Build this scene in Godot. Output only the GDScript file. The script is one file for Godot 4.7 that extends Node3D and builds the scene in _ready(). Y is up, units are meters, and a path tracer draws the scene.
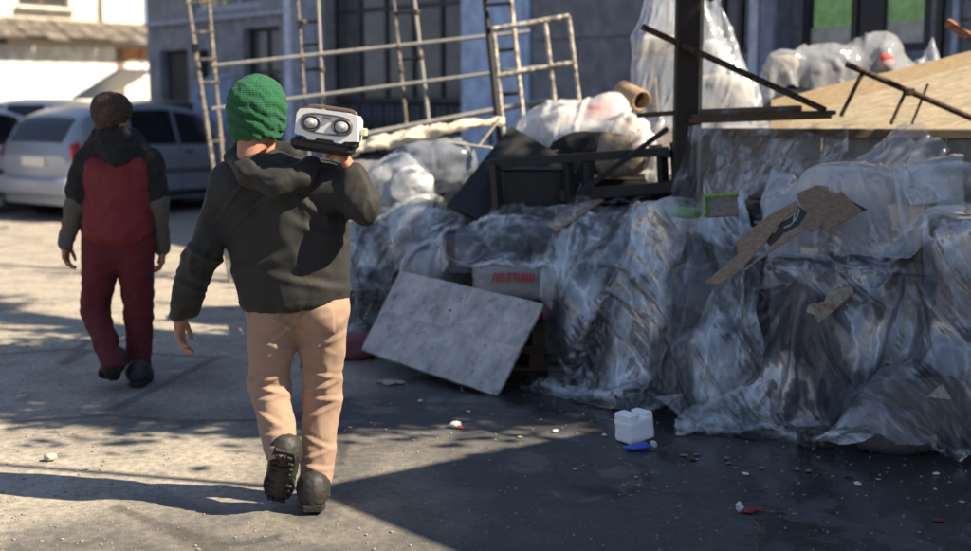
extends Node3D
# A street with a heap of household things under plastic film, two men walking away, cars and buildings behind.

const F := 1300.0            # focal length in pixels of the photograph
const CAM_H := 1.69
const HORIZON := 183.5       # pixels from the middle of the picture up to the horizon
var tilt := atan(HORIZON / F)
var rng := RandomNumberGenerator.new()
var used := {}
var M := {}
var T := {}

# ------------------------------------------------------------------ pixels to places
func ray(px: float, py: float) -> Vector3:
	var u := (px - 485.5) / F
	var v := (275.5 - py) / F
	return Vector3(u, v * cos(tilt) - sin(tilt), -(v * sin(tilt) + cos(tilt)))
func P(px: float, py: float, d: float) -> Vector3:      # the point d metres ahead of the camera
	var r := ray(px, py)
	return Vector3(0, CAM_H, 0) + r * (d / -r.z)
func G(px: float, py: float) -> Vector3:                # the point on the ground
	var r := ray(px, py)
	return Vector3(0, CAM_H, 0) + r * (CAM_H / -r.y)

# ------------------------------------------------------------------ naming
func numbered(called: String) -> String:
	var n: int = used.get(called, 0)
	used[called] = n + 1
	return called if n == 0 else "%s_%03d" % [called, n]
func tag(o: Node3D, label: String, category: String, group := "") -> Node3D:
	o.set_meta("label", label)
	o.set_meta("category", category)
	if group: o.set_meta("group", group)
	return o
func thing(called: String, label: String, category: String, at := Vector3.ZERO, turn := 0.0, group := "") -> Node3D:
	var o := Node3D.new()
	o.name = numbered(called)
	add_child(o)
	o.position = at
	o.rotation.y = turn
	return tag(o, label, category, group)
func part(called: String, mesh: Mesh, m: Material, parent: Node3D, at := Vector3.ZERO, rot := Vector3.ZERO) -> MeshInstance3D:
	var o := MeshInstance3D.new()
	o.name = called
	o.mesh = mesh
	o.material_override = m
	parent.add_child(o, true)
	o.position = at
	o.rotation = rot
	return o
func single(called: String, mesh: Mesh, m: Material, label: String, category: String, at := Vector3.ZERO, rot := Vector3.ZERO, group := "") -> MeshInstance3D:
	var o := part(numbered(called), mesh, m, self, at, rot)
	tag(o, label, category, group)
	return o
func struct(called: String, mesh: Mesh, m: Material) -> MeshInstance3D:
	var o := part(called, mesh, m, self)
	o.set_meta("kind", "structure")
	return o

# ------------------------------------------------------------------ materials
func lin(r: float, g: float, b: float, a := 1.0) -> Color:
	var c := Color(r, g, b).linear_to_srgb()
	c.a = a
	return c
func noise_image(size: int, freq: float, octaves: int, seed_: int, kind := FastNoiseLite.TYPE_SIMPLEX, gain := 0.5) -> Image:
	var n := FastNoiseLite.new()
	n.seed = seed_
	n.noise_type = kind
	n.frequency = freq
	n.fractal_octaves = octaves
	n.fractal_gain = gain
	if kind == FastNoiseLite.TYPE_CELLULAR:
		n.cellular_return_type = FastNoiseLite.RETURN_DISTANCE2_SUB
		n.fractal_type = FastNoiseLite.FRACTAL_NONE if octaves == 1 else FastNoiseLite.FRACTAL_FBM
	return n.get_seamless_image(size, size)
func tone(im: Image, low: float, high: float, tint := Color.WHITE, contrast := 1.0) -> ImageTexture:   # a grey picture as a multiplier between two tones
	var src := im.duplicate() as Image
	src.convert(Image.FORMAT_L8)
	var b := src.get_data()
	var out := PackedByteArray()
	out.resize(b.size() * 3)
	for i in b.size():
		var t := clampf((b[i] / 255.0 - 0.5) * contrast + 0.5, 0, 1)
		var v := lerpf(low, high, t)
		out[i * 3] = int(255 * minf(1, v * tint.r))
		out[i * 3 + 1] = int(255 * minf(1, v * tint.g))
		out[i * 3 + 2] = int(255 * minf(1, v * tint.b))
	return ImageTexture.create_from_image(Image.create_from_data(im.get_width(), im.get_height(), false, Image.FORMAT_RGB8, out))
func mat(key: String, c: Color, rough := 0.8, metal := 0.0, tex := "", tile := 1.0, bump := "", bump_depth := 0.3) -> StandardMaterial3D:
	if M.has(key): return M[key]
	var m := StandardMaterial3D.new()
	m.resource_name = key
	m.albedo_color = c
	m.roughness = rough
	m.metallic = metal
	if tex or bump:
		m.uv1_triplanar = true
		m.uv1_scale = Vector3.ONE * tile
	if tex: m.albedo_texture = T[tex]
	if bump:
		m.heightmap_enabled = true
		m.heightmap_texture = T[bump]
		m.heightmap_scale = bump_depth
	M[key] = m
	return m
func film(key: String, c: Color, alpha: float, rough := 0.2) -> StandardMaterial3D:
	var m := StandardMaterial3D.new()
	m.resource_name = key
	m.albedo_color = Color(c.r, c.g, c.b, alpha)
	m.roughness = rough
	m.transparency = BaseMaterial3D.TRANSPARENCY_ALPHA
	m.cull_mode = BaseMaterial3D.CULL_DISABLED
	m.metallic_specular = 0.6
	M[key] = m
	return m
# film with creases that have gone white: where it was folded it lets less through
func creased_film(key: String, c: Color, clear: float, white: float, sd: int, gloss := 0.55) -> void:
	var n := 768
	var big := FastNoiseLite.new()
	big.seed = sd
	big.frequency = 1.0
	var cell := FastNoiseLite.new()
	cell.seed = sd + 1
	cell.noise_type = FastNoiseLite.TYPE_CELLULAR
	cell.cellular_return_type = FastNoiseLite.RETURN_DISTANCE2_SUB
	cell.fractal_type = FastNoiseLite.FRACTAL_NONE
	cell.frequency = 1.0
	var b := PackedByteArray()
	b.resize(n * n * 4)
	for j in n:
		for i in n:
			var x := i / float(n) * 13.0
			var y := j / float(n) * 9.0
			var w1 := big.get_noise_2d(x * 0.35, y * 0.35)
			var w2 := big.get_noise_2d(x * 0.35 + 50, y * 0.35)
			var px := x + w1 * 0.5
			var py := y + w2 * 0.5
			var l := pow(clampf(1.0 - (cell.get_noise_2d(px * 0.8, py * 0.35) + 1.0) * 7.0, 0, 1), 1.5)
			l = maxf(l, 0.45 * pow(clampf(1.0 - (cell.get_noise_2d(px * 2.2 + 9, py * 1.2) + 1.0) * 5.0, 0, 1), 1.5))
			var cloud := clampf(0.28 + 1.7 * big.get_noise_2d(x * 0.26 + 7, y * 0.32) + 0.4 * big.get_noise_2d(px * 1.1, py * 0.5), 0, 1)
			var a := clear + (white - clear) * clampf(0.45 * cloud + l * (0.10 + cloud * 0.35), 0, 1)
			var k := (j * n + i) * 4
			b[k] = 255
			b[k + 1] = 255
			b[k + 2] = 255
			b[k + 3] = int(255 * clampf(a, 0, 1))
	var m := StandardMaterial3D.new()
	m.resource_name = key
	m.albedo_color = c
	m.albedo_texture = ImageTexture.create_from_image(Image.create_from_data(n, n, false, Image.FORMAT_RGBA8, b))
	m.roughness = 0.09
	m.metallic = gloss
	m.metallic_specular = 0.9
	m.transparency = BaseMaterial3D.TRANSPARENCY_ALPHA
	m.cull_mode = BaseMaterial3D.CULL_DISABLED
	M[key] = m

# ------------------------------------------------------------------ meshes
class Shape:
	var v := PackedVector3Array()
	var n := PackedVector3Array()
	var uv := PackedVector2Array()
	var ix := PackedInt32Array()
	func tri(a: Vector3, b: Vector3, c: Vector3) -> void:       # seen from outside a, b, c run clockwise
		var k := v.size()
		var nn := (c - a).cross(b - a).normalized()
		for p in [a, b, c]:
			v.append(p)
			n.append(nn)
			uv.append(Vector2(p.x + p.z * 0.5, p.y + p.z * 0.5))
		ix.append_array([k, k + 1, k + 2])
	func quad(a: Vector3, b: Vector3, c: Vector3, d: Vector3) -> void:
		var k := v.size()
		var nn := (c - a).cross(b - d).normalized() * -1.0
		nn = (d - a).cross(b - a)
		if nn.length_squared() < 1e-14: nn = (c - b).cross(a - b) * -1.0
		nn = nn.normalized()
		for p in [a, b, c, d]:
			v.append(p)
			n.append(nn)
		uv.append_array([Vector2(0, 0), Vector2(1, 0), Vector2(1, 1), Vector2(0, 1)])
		ix.append_array([k, k + 1, k + 2, k, k + 2, k + 3])
	# a box with chamfered edges
	func box(c: Vector3, s: Vector3, ch := 0.004, basis := Basis.IDENTITY) -> void:
		var h := s * 0.5
		ch = minf(ch, minf(h.x, minf(h.y, h.z)) * 0.6)
		var q := func(sx: float, sy: float, sz: float, axis: int) -> Vector3:
			var p := Vector3(sx * (h.x - (0.0 if axis == 0 else ch)), sy * (h.y - (0.0 if axis == 1 else ch)), sz * (h.z - (0.0 if axis == 2 else ch)))
			return c + basis * p
		for axis in 3:
			for sg in [-1.0, 1.0]:
				var r := []
				for uvp in [[-1.0, -1.0], [1.0, -1.0], [1.0, 1.0], [-1.0, 1.0]]:
					var d := [0.0, 0.0, 0.0]
					d[axis] = sg
					d[(axis + 1) % 3] = uvp[0]
					d[(axis + 2) % 3] = uvp[1]
					r.append(q.call(d[0], d[1], d[2], axis))
				if sg > 0: quad(r[0], r[3], r[2], r[1])
				else: quad(r[0], r[1], r[2], r[3])
		if ch <= 0.0: return
		for axis in 3:                                             # the edges that run along axis
			var a1 := (axis + 1) % 3
			var a2 := (axis + 2) % 3
			for s1 in [-1.0, 1.0]:
				for s2 in [-1.0, 1.0]:
					var e := []
					for t in [[-1.0, a1], [1.0, a1], [1.0, a2], [-1.0, a2]]:
						var d := [0.0, 0.0, 0.0]
						d[axis] = t[0]
						d[a1] = s1
						d[a2] = s2
						e.append(q.call(d[0], d[1], d[2], t[1]))
					if s1 * s2 > 0: quad(e[0], e[3], e[2], e[1])
					else: quad(e[0], e[1], e[2], e[3])
		for sx in [-1.0, 1.0]:
			for sy in [-1.0, 1.0]:
				for sz in [-1.0, 1.0]:
					var a: Vector3 = q.call(sx, sy, sz, 0)
					var b: Vector3 = q.call(sx, sy, sz, 1)
					var d: Vector3 = q.call(sx, sy, sz, 2)
					if sx * sy * sz > 0: tri(a, d, b)
					else: tri(a, b, d)
	# a round bar between two points
	func bar(a: Vector3, b: Vector3, r0: float, r1 := -1.0, sides := 8, caps := true) -> void:
		if r1 < 0: r1 = r0
		var w := (b - a).normalized()
		var s := w.cross(Vector3.UP if absf(w.y) < 0.95 else Vector3.RIGHT).normalized()
		var t := s.cross(w)
		var k := v.size()
		for i in sides + 1:
			var an := TAU * i / sides
			var d := s * cos(an) + t * sin(an)
			v.append_array([a + d * r0, b + d * r1])
			n.append_array([d, d])
			uv.append_array([Vector2(float(i) / sides, 0), Vector2(float(i) / sides, 1)])
		for i in sides:
			var j := k + 2 * i
			ix.append_array([j, j + 2, j + 1, j + 1, j + 2, j + 3])
		if caps:
			for e in [[a, r0, -1.0], [b, r1, 1.0]]:
				for i in range(1, sides - 1):
					var p := []
					for m in [0, i, i + 1]:
						var an: float = TAU * m / sides
						p.append(e[0] + (s * cos(an) + t * sin(an)) * e[1])
					if e[2] < 0: tri(p[0], p[2], p[1])
					else: tri(p[0], p[1], p[2])
	func tube(path: Array, r: float, sides := 8) -> void:
		for i in path.size() - 1: bar(path[i], path[i + 1], r, r, sides, i == 0 or i == path.size() - 2)
	# a profile of (radius, height) points turned round the y axis
	func lathe(prof: Array, c := Vector3.ZERO, sides := 24, basis := Basis.IDENTITY) -> void:
		var k := v.size()
		var m := prof.size()
		for j in m:
			var tan_: Vector2 = prof[mini(j + 1, m - 1)] - prof[maxi(j - 1, 0)]
			for i in sides + 1:
				var an := TAU * i / sides
				v.append(c + basis * Vector3(prof[j].x * cos(an), prof[j].y, prof[j].x * sin(an)))
				n.append((basis * Vector3(tan_.y * cos(an), -tan_.x, tan_.y * sin(an))).normalized())
				uv.append(Vector2(float(i) / sides, float(j) / m))
		for j in m - 1:
			for i in sides:
				var a := k + j * (sides + 1) + i
				var b := a + sides + 1
				ix.append_array([a, a + 1, b, a + 1, b + 1, b])
	# a flat outline (counter-clockwise in x, y) pulled along z from z0 to z1
	func prism(pts: PackedVector2Array, z0: float, z1: float, basis := Basis.IDENTITY, c := Vector3.ZERO) -> void:
		if Geometry2D.is_polygon_clockwise(pts): pts.reverse()
		var t := Geometry2D.triangulate_polygon(pts)
		for i in range(0, t.size(), 3):
			var p := [pts[t[i]], pts[t[i + 1]], pts[t[i + 2]]]
			if (p[1] - p[0]).cross(p[2] - p[0]) < 0: p = [p[0], p[2], p[1]]
			tri(c + basis * Vector3(p[0].x, p[0].y, z1), c + basis * Vector3(p[2].x, p[2].y, z1), c + basis * Vector3(p[1].x, p[1].y, z1))
			tri(c + basis * Vector3(p[0].x, p[0].y, z0), c + basis * Vector3(p[1].x, p[1].y, z0), c + basis * Vector3(p[2].x, p[2].y, z0))
		for i in pts.size():
			var a := pts[i]
			var b := pts[(i + 1) % pts.size()]
			quad(c + basis * Vector3(a.x, a.y, z0), c + basis * Vector3(a.x, a.y, z1), c + basis * Vector3(b.x, b.y, z1), c + basis * Vector3(b.x, b.y, z0))
	# a grid of points with smooth normals
	func grid(p: PackedVector3Array, nx: int, ny: int) -> void:
		var k := v.size()
		for j in ny:
			for i in nx:
				var du := p[j * nx + mini(i + 1, nx - 1)] - p[j * nx + maxi(i - 1, 0)]
				var dv := p[mini(j + 1, ny - 1) * nx + i] - p[maxi(j - 1, 0) * nx + i]
				v.append(p[j * nx + i])
				n.append(dv.cross(du).normalized())
				uv.append(Vector2(float(i) / (nx - 1), float(j) / (ny - 1)))
		for j in ny - 1:
			for i in nx - 1:
				var a := k + j * nx + i
				ix.append_array([a, a + 1, a + nx, a + 1, a + nx + 1, a + nx])
	func done(flip := false) -> ArrayMesh:
		var a := []
		a.resize(Mesh.ARRAY_MAX)
		a[Mesh.ARRAY_VERTEX] = v
		a[Mesh.ARRAY_NORMAL] = n
		a[Mesh.ARRAY_TEX_UV] = uv
		a[Mesh.ARRAY_INDEX] = ix
		var m := ArrayMesh.new()
		m.add_surface_from_arrays(Mesh.PRIMITIVE_TRIANGLES, a)
		return m

func box_mesh(s: Vector3, ch := 0.004) -> ArrayMesh:
	var g := Shape.new()
	g.box(Vector3.ZERO, s, ch)
	return g.done()
func bar_mesh(a: Vector3, b: Vector3, r: float, sides := 8) -> ArrayMesh:
	var g := Shape.new()
	g.bar(a, b, r, r, sides)
	return g.done()
# a square-edged beam between two points
func beam(a: Vector3, b: Vector3, w: float, h: float, ch := 0.003) -> ArrayMesh:
	var g := Shape.new()
	var z := (b - a).normalized()
	var x := Vector3.UP.cross(z)
	x = (x if x.length() > 0.05 else Vector3.RIGHT).normalized()
	var y := z.cross(x)
	g.box((a + b) * 0.5, Vector3(w, h, (b - a).length()), ch, Basis(x, y, z))
	return g.done()

# ------------------------------------------------------------------ rounded bodies: tapered capsules joined by a smooth minimum, meshed as surface nets
class Blob:
	var lo: Vector3
	var cell: float
	var nx: int
	var ny: int
	var nz: int
	var f := PackedFloat32Array()
	func _init(low: Vector3, high: Vector3, c: float) -> void:
		lo = low
		cell = c
		nx = int((high.x - low.x) / c) + 2
		ny = int((high.y - low.y) / c) + 2
		nz = int((high.z - low.z) / c) + 2
		f.resize(nx * ny * nz)
		f.fill(1.0)
	# squash: factor by which distances along that vector's axes count (1 = round)
	func bone(a: Vector3, b: Vector3, ra: float, rb: float, k := 0.03, squash := Vector3.ONE, cut := false) -> void:
		var rr := maxf(ra, rb) + k + cell * 2
		var pad := Vector3(rr / squash.x, rr / squash.y, rr / squash.z)
		var mn := (Vector3(minf(a.x, b.x), minf(a.y, b.y), minf(a.z, b.z)) - pad - lo) / cell
		var mx := (Vector3(maxf(a.x, b.x), maxf(a.y, b.y), maxf(a.z, b.z)) + pad - lo) / cell
		var ab := (b - a) * squash
		var l2 := maxf(ab.length_squared(), 1e-9)
		for z in range(maxi(0, int(mn.z)), mini(nz - 1, int(mx.z) + 1) + 1):
			for y in range(maxi(0, int(mn.y)), mini(ny - 1, int(mx.y) + 1) + 1):
				var at := (z * ny + y) * nx
				for x in range(maxi(0, int(mn.x)), mini(nx - 1, int(mx.x) + 1) + 1):
					var p := (lo + Vector3(x, y, z) * cell - a) * squash
					var t := clampf(p.dot(ab) / l2, 0.0, 1.0)
					var d := (p - ab * t).length() - lerpf(ra, rb, t)
					var o := f[at + x]
					if cut:
						d = -d
						var hc := maxf(k - absf(o - d), 0.0) / k
						f[at + x] = maxf(o, d) + hc * hc * k * 0.25
					else:
						var h := maxf(k - absf(o - d), 0.0) / k
						f[at + x] = minf(o, d) - h * h * k * 0.25
	func mesh_into(g: Shape, bend = null) -> void:
		var ids := PackedInt32Array()
		ids.resize(f.size())
		ids.fill(-1)
		var pos := PackedVector3Array()
		var tris := PackedInt32Array()
		var sx := 1
		var sy := nx
		var sz := nx * ny
		var off := [0, sx, sy, sx + sy, sz, sz + sx, sz + sy, sz + sx + sy]
		var edges := [[0, 1], [2, 3], [4, 5], [6, 7], [0, 2], [1, 3], [4, 6], [5, 7], [0, 4], [1, 5], [2, 6], [3, 7]]
		for z in nz - 1:
			for y in ny - 1:
				var row := (z * ny + y) * nx
				for x in nx - 1:
					var i := row + x
					var a0 := f[i]
					if absf(a0) > cell * 3.0: continue
					var m := 0
					for c in 8:
						if f[i + off[c]] < 0.0: m |= 1 << c
					if m == 0 or m == 255: continue
					var s := Vector3.ZERO
					var cnt := 0
					for e in edges:
						var ia: int = e[0]
						var ib: int = e[1]
						if ((m >> ia) & 1) == ((m >> ib) & 1): continue
						var fa := f[i + off[ia]]
						var fb := f[i + off[ib]]
						var t := fa / (fa - fb)
						var pa := Vector3(ia & 1, (ia >> 1) & 1, ia >> 2)
						var pb := Vector3(ib & 1, (ib >> 1) & 1, ib >> 2)
						s += pa + (pb - pa) * t
						cnt += 1
					ids[i] = pos.size()
					pos.append(lo + (Vector3(x, y, z) + s / cnt) * cell)
		for z in range(1, nz - 1):
			for y in range(1, ny - 1):
				var row := (z * ny + y) * nx
				for x in range(1, nx - 1):
					var i := row + x
					if ids[i] < 0: continue
					var ins := f[i] < 0.0
					for ax in 3:
						var st: int = [sx, sy, sz][ax]
						if (f[i + st] < 0.0) == ins: continue
						var u: int = [sy, sz, sx][ax]
						var w: int = [sz, sx, sy][ax]
						var q := [ids[i], ids[i - u], ids[i - u - w], ids[i - w]]
						if q[1] < 0 or q[2] < 0 or q[3] < 0: continue
						if ins: tris.append_array([q[0], q[2], q[1], q[0], q[3], q[2]])
						else: tris.append_array([q[0], q[1], q[2], q[0], q[2], q[3]])
		for pass_ in (2 if bend != null else 1):
			var nn := PackedVector3Array()
			nn.resize(pos.size())
			for i in range(0, tris.size(), 3):
				var a := pos[tris[i]]
				var w := (pos[tris[i + 2]] - a).cross(pos[tris[i + 1]] - a)
				nn[tris[i]] += w
				nn[tris[i + 1]] += w
				nn[tris[i + 2]] += w
			for i in nn.size(): nn[i] = nn[i].normalized()
			if bend != null and pass_ == 0:
				for i in pos.size(): pos[i] = bend.call(pos[i], nn[i])
			else:
				var k := g.v.size()
				g.v.append_array(pos)
				g.n.append_array(nn)
				for i in pos.size(): g.uv.append(Vector2(pos[i].x + pos[i].z, pos[i].y))
				for t in tris: g.ix.append(k + t)

# ------------------------------------------------------------------ cloth and film: particles held by threads, falling on a field of heights
var field := PackedFloat32Array()
var field_at := Vector2.ZERO
var field_n := Vector2i.ZERO
const FC := 0.03
var supports := []
func support_box(tr: Transform3D, half: Vector3) -> void: supports.append([0, tr.affine_inverse(), tr, half + Vector3(0.025, 0.008, 0.025)])
func support_ball(tr: Transform3D, half: Vector3) -> void: supports.append([1, tr.affine_inverse(), tr, half])
func raster(x0: float, z0: float, x1: float, z1: float, passes := 2) -> void:
	field_at = Vector2(x0, z0)
	field_n = Vector2i(int((x1 - x0) / FC) + 2, int((z1 - z0) / FC) + 2)
	field.resize(field_n.x * field_n.y)
	field.fill(0.0)
	for s in supports:
		var tr: Transform3D = s[2]
		var inv: Transform3D = s[1]
		var half: Vector3 = s[3]
		var e := Vector3(absf(tr.basis.x.x), absf(tr.basis.x.y), absf(tr.basis.x.z)) * half.x + Vector3(absf(tr.basis.y.x), absf(tr.basis.y.y), absf(tr.basis.y.z)) * half.y + Vector3(absf(tr.basis.z.x), absf(tr.basis.z.y), absf(tr.basis.z.z)) * half.z
		var a := (Vector2(tr.origin.x - e.x, tr.origin.z - e.z) - field_at) / FC
		var b := (Vector2(tr.origin.x + e.x, tr.origin.z + e.z) - field_at) / FC
		var d: Vector3 = inv.basis * Vector3.DOWN
		for j in range(maxi(0, int(a.y)), mini(field_n.y - 1, int(b.y) + 1) + 1):
			for i in range(maxi(0, int(a.x)), mini(field_n.x - 1, int(b.x) + 1) + 1):
				var o: Vector3 = inv * Vector3(x0 + i * FC, 4.0, z0 + j * FC)
				var t := -1.0
				if s[0] == 0:
					var t0 := -1e9
					var t1 := 1e9
					for c in 3:
						if absf(d[c]) < 1e-6:
							if absf(o[c]) > half[c]: t1 = -1e9
							continue
						var u := (-half[c] - o[c]) / d[c]
						var w := (half[c] - o[c]) / d[c]
						t0 = maxf(t0, minf(u, w))
						t1 = minf(t1, maxf(u, w))
					if t0 < t1: t = t0
				else:
					var oo := o / half
					var dd := d / half
					var qa := dd.dot(dd)
					var qb := oo.dot(dd)
					var qc := oo.dot(oo) - 1.0
					var disc := qb * qb - qa * qc
					if disc > 0: t = (-qb - sqrt(disc)) / qa
				if t > 0:
					var k := j * field_n.x + i
					field[k] = maxf(field[k], 4.0 - t)
	for pass_ in passes:                             # soften the steps and bridge the gaps
		var c := field.duplicate()
		for j in range(1, field_n.y - 1):
			for i in range(1, field_n.x - 1):
				var k := j * field_n.x + i
				var s := (c[k - 1] + c[k + 1] + c[k - field_n.x] + c[k + field_n.x]) * 0.25
				field[k] = maxf(c[k], lerpf(c[k], s, 0.8))
func height_at(x: float, z: float) -> float:
	var fx := clampf((x - field_at.x) / FC, 0, field_n.x - 1.01)
	var fz := clampf((z - field_at.y) / FC, 0, field_n.y - 1.01)
	var i := int(fx)
	var j := int(fz)
	var k := j * field_n.x + i
	fx -= i
	fz -= j
	return lerpf(lerpf(field[k], field[k + 1], fx), lerpf(field[k + field_n.x], field[k + field_n.x + 1], fx), fz)
# corners a b c d (a-b along u, a-d along v); slack > 1 leaves spare cloth; pins: [u, v] shares that stay where they are
func drape(a: Vector3, b: Vector3, c: Vector3, d: Vector3, nu: int, nv: int, slack_u: float, slack_v: float, steps: int, pins := [], seed_ := 1, sag := 0.0, inner := 2) -> PackedVector3Array:
	var nz := FastNoiseLite.new()
	nz.seed = seed_
	nz.frequency = 4.5
	var p := PackedVector3Array()
	p.resize(nu * nv)
	for j in nv:
		for i in nu:
			var u := float(i) / (nu - 1)
			var w := float(j) / (nv - 1)
			var q := a.lerp(b, u).lerp(d.lerp(c, u), w)
			q.y += nz.get_noise_3dv(q) * 0.06 + 0.02 - sag * u * (1 - u) * w * (1 - w) * 4.0
			p[j * nu + i] = q
	var lu := ((b - a).length() + (c - d).length()) * 0.5 / (nu - 1) * slack_u
	var lv := ((d - a).length() + (c - b).length()) * 0.5 / (nv - 1) * slack_v
	var fixed := PackedByteArray()
	fixed.resize(nu * nv)
	for q in pins:
		var at := int(round(q[1] * (nv - 1))) * nu + int(round(q[0] * (nu - 1)))
		fixed[at] = 1
		if q.size() > 2: p[at] = q[2]
	var ia := PackedInt32Array()
	var ib := PackedInt32Array()
	var rl := PackedFloat32Array()
	var sf := PackedFloat32Array()
	for j in nv:
		for i in nu:
			for o in [[1, 0, 0.5], [0, 1, 0.5], [1, 1, 0.3], [-1, 1, 0.3], [2, 0, 0.05], [0, 2, 0.05]]:
				var x: int = i + o[0]
				var y: int = j + o[1]
				if x < 0 or x >= nu or y >= nv: continue
				ia.append(j * nu + i)
				ib.append(y * nu + x)
				rl.append(Vector2(o[0] * lu, o[1] * lv).length())
				sf.append(o[2])
	var prev := p.duplicate()
	var n := ia.size()
	for it in steps:
		var damp := 0.965 if it < steps * 0.7 else 0.9
		for i in p.size():
			if fixed[i]: continue
			var cur := p[i]
			var vel := (cur - prev[i]) * damp
			if vel.length_squared() > 0.0009: vel = vel.normalized() * 0.03
			prev[i] = cur
			p[i] = cur + vel + Vector3(0, -0.0018, 0)
		for r in inner:
			for k in n:
				var i := ia[k]
				var j := ib[k]
				var dd := p[j] - p[i]
				var l := dd.length()
				var e := dd * (sf[k] * (l - rl[k]) / maxf(l, 1e-5))
				if fixed[i]: p[j] -= e
				elif fixed[j]: p[i] += e
				else:
					p[i] += e
					p[j] -= e
		for i in p.size():
			if fixed[i]: continue
			var q := p[i]
			var h := height_at(q.x, q.z) + 0.022
			if q.y < h:
				var gx := clampf((height_at(q.x + 0.03, q.z) - height_at(q.x - 0.03, q.z)) / 0.06, -4, 4)
				var gz := clampf((height_at(q.x, q.z + 0.03) - height_at(q.x, q.z - 0.03)) / 0.06, -4, 4)
				var nn := Vector3(-gx, 1, -gz).normalized()
				q += nn * ((h - q.y) * nn.y)
				q.y = maxf(q.y, 0.012)
				p[i] = q
				prev[i] = q - (q - prev[i]) * 0.25
	return p
func cr(a: Vector3, b: Vector3, c: Vector3, d: Vector3, t: float) -> Vector3:
	return b + (c - a) * (0.5 * t) + (a * 2 - b * 5 + c * 4 - d) * (0.5 * t * t) + (b * 3 - a - c * 3 + d) * (0.5 * t * t * t)
# the finer sheet: curves through the particles, and creases of its own
func sheet_mesh(p: PackedVector3Array, nu: int, nv: int, up: int, crease: float, scale: float, seed_ := 3, skew := 0.3, fold := 0.022) -> ArrayMesh:
	var mu := (nu - 1) * up + 1
	var mv := (nv - 1) * up + 1
	var rows := PackedVector3Array()
	rows.resize(mu * nv)
	for j in nv:
		for i in mu:
			var k := mini(i / up, nu - 2)
			var t := float(i - k * up) / up
			var o := j * nu
			rows[j * mu + i] = cr(p[o + maxi(k - 1, 0)], p[o + k], p[o + k + 1], p[o + mini(k + 2, nu - 1)], t)
	var q := PackedVector3Array()
	q.resize(mu * mv)
	for j in mv:
		var k := mini(j / up, nv - 2)
		var t := float(j - k * up) / up
		for i in mu:
			q[j * mu + i] = cr(rows[maxi(k - 1, 0) * mu + i], rows[k * mu + i], rows[(k + 1) * mu + i], rows[mini(k + 2, nv - 1) * mu + i], t)
	var nz := FastNoiseLite.new()
	nz.seed = seed_
	nz.noise_type = FastNoiseLite.TYPE_CELLULAR
	nz.cellular_return_type = FastNoiseLite.RETURN_DISTANCE
	nz.fractal_type = FastNoiseLite.FRACTAL_NONE
	nz.frequency = 1.0
	var big := FastNoiseLite.new()
	big.seed = seed_ + 9
	big.frequency = 1.0
	var lu := (p[1] - p[0]).length() / up
	var lv := (p[nu] - p[0]).length() / up
	var out := q.duplicate()
	for j in mv:
		for i in mu:
			var k := j * mu + i
			var du := q[j * mu + mini(i + 1, mu - 1)] - q[j * mu + maxi(i - 1, 0)]
			var dv := q[mini(j + 1, mv - 1) * mu + i] - q[maxi(j - 1, 0) * mu + i]
			var nn := dv.cross(du).normalized()
			var x := i * lu * scale
			var y := j * lv * scale
			var wx := x + big.get_noise_2d(x * 0.6, y * 0.6) * 0.6
			var wy := y + big.get_noise_2d(x * 0.6 + 40, y * 0.6) * 0.6
			var h := (nz.get_noise_2d(wx, wy * 0.5) + 0.45 * nz.get_noise_2d(wx * 2.3 + 7, wy * 1.9) + 0.8) * crease * (0.7 + 1.3 * maxf(0, big.get_noise_2d(x * 0.25, y * 0.25 + 90) + 0.2))
			# long sharp folds that run down the sheet, slanted by skew
			var fx := x + y * skew
			var f1 := big.get_noise_2d(fx * 0.42, y * 0.08 + 30)
			var f2 := big.get_noise_2d(fx * 1.05 + 11, y * 0.12 + 60)
			var f3 := big.get_noise_2d(fx * 3.1 + 23, y * 0.3 + 10)
			var c1 := maxf(0.0, 1.0 - absf(f1) * 5.0)
			var c2 := maxf(0.0, 1.0 - absf(f2) * 4.0)
			var c3 := maxf(0.0, 1.0 - absf(f3) * 3.0)
			var live := clampf(0.5 + 1.4 * big.get_noise_2d(x * 0.2 + 5, y * 0.2), 0.15, 1.2)
			h += (c1 * c1 + 0.20 * c2 * c2 + 0.035 * c3 * live + 1.0 * f1) * fold * live
			out[k] = q[k] + nn * h
			if out[k].y < 0.006: out[k].y = 0.006
	var g := Shape.new()
	g.grid(out, mu, mv)
	return g.done()

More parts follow.
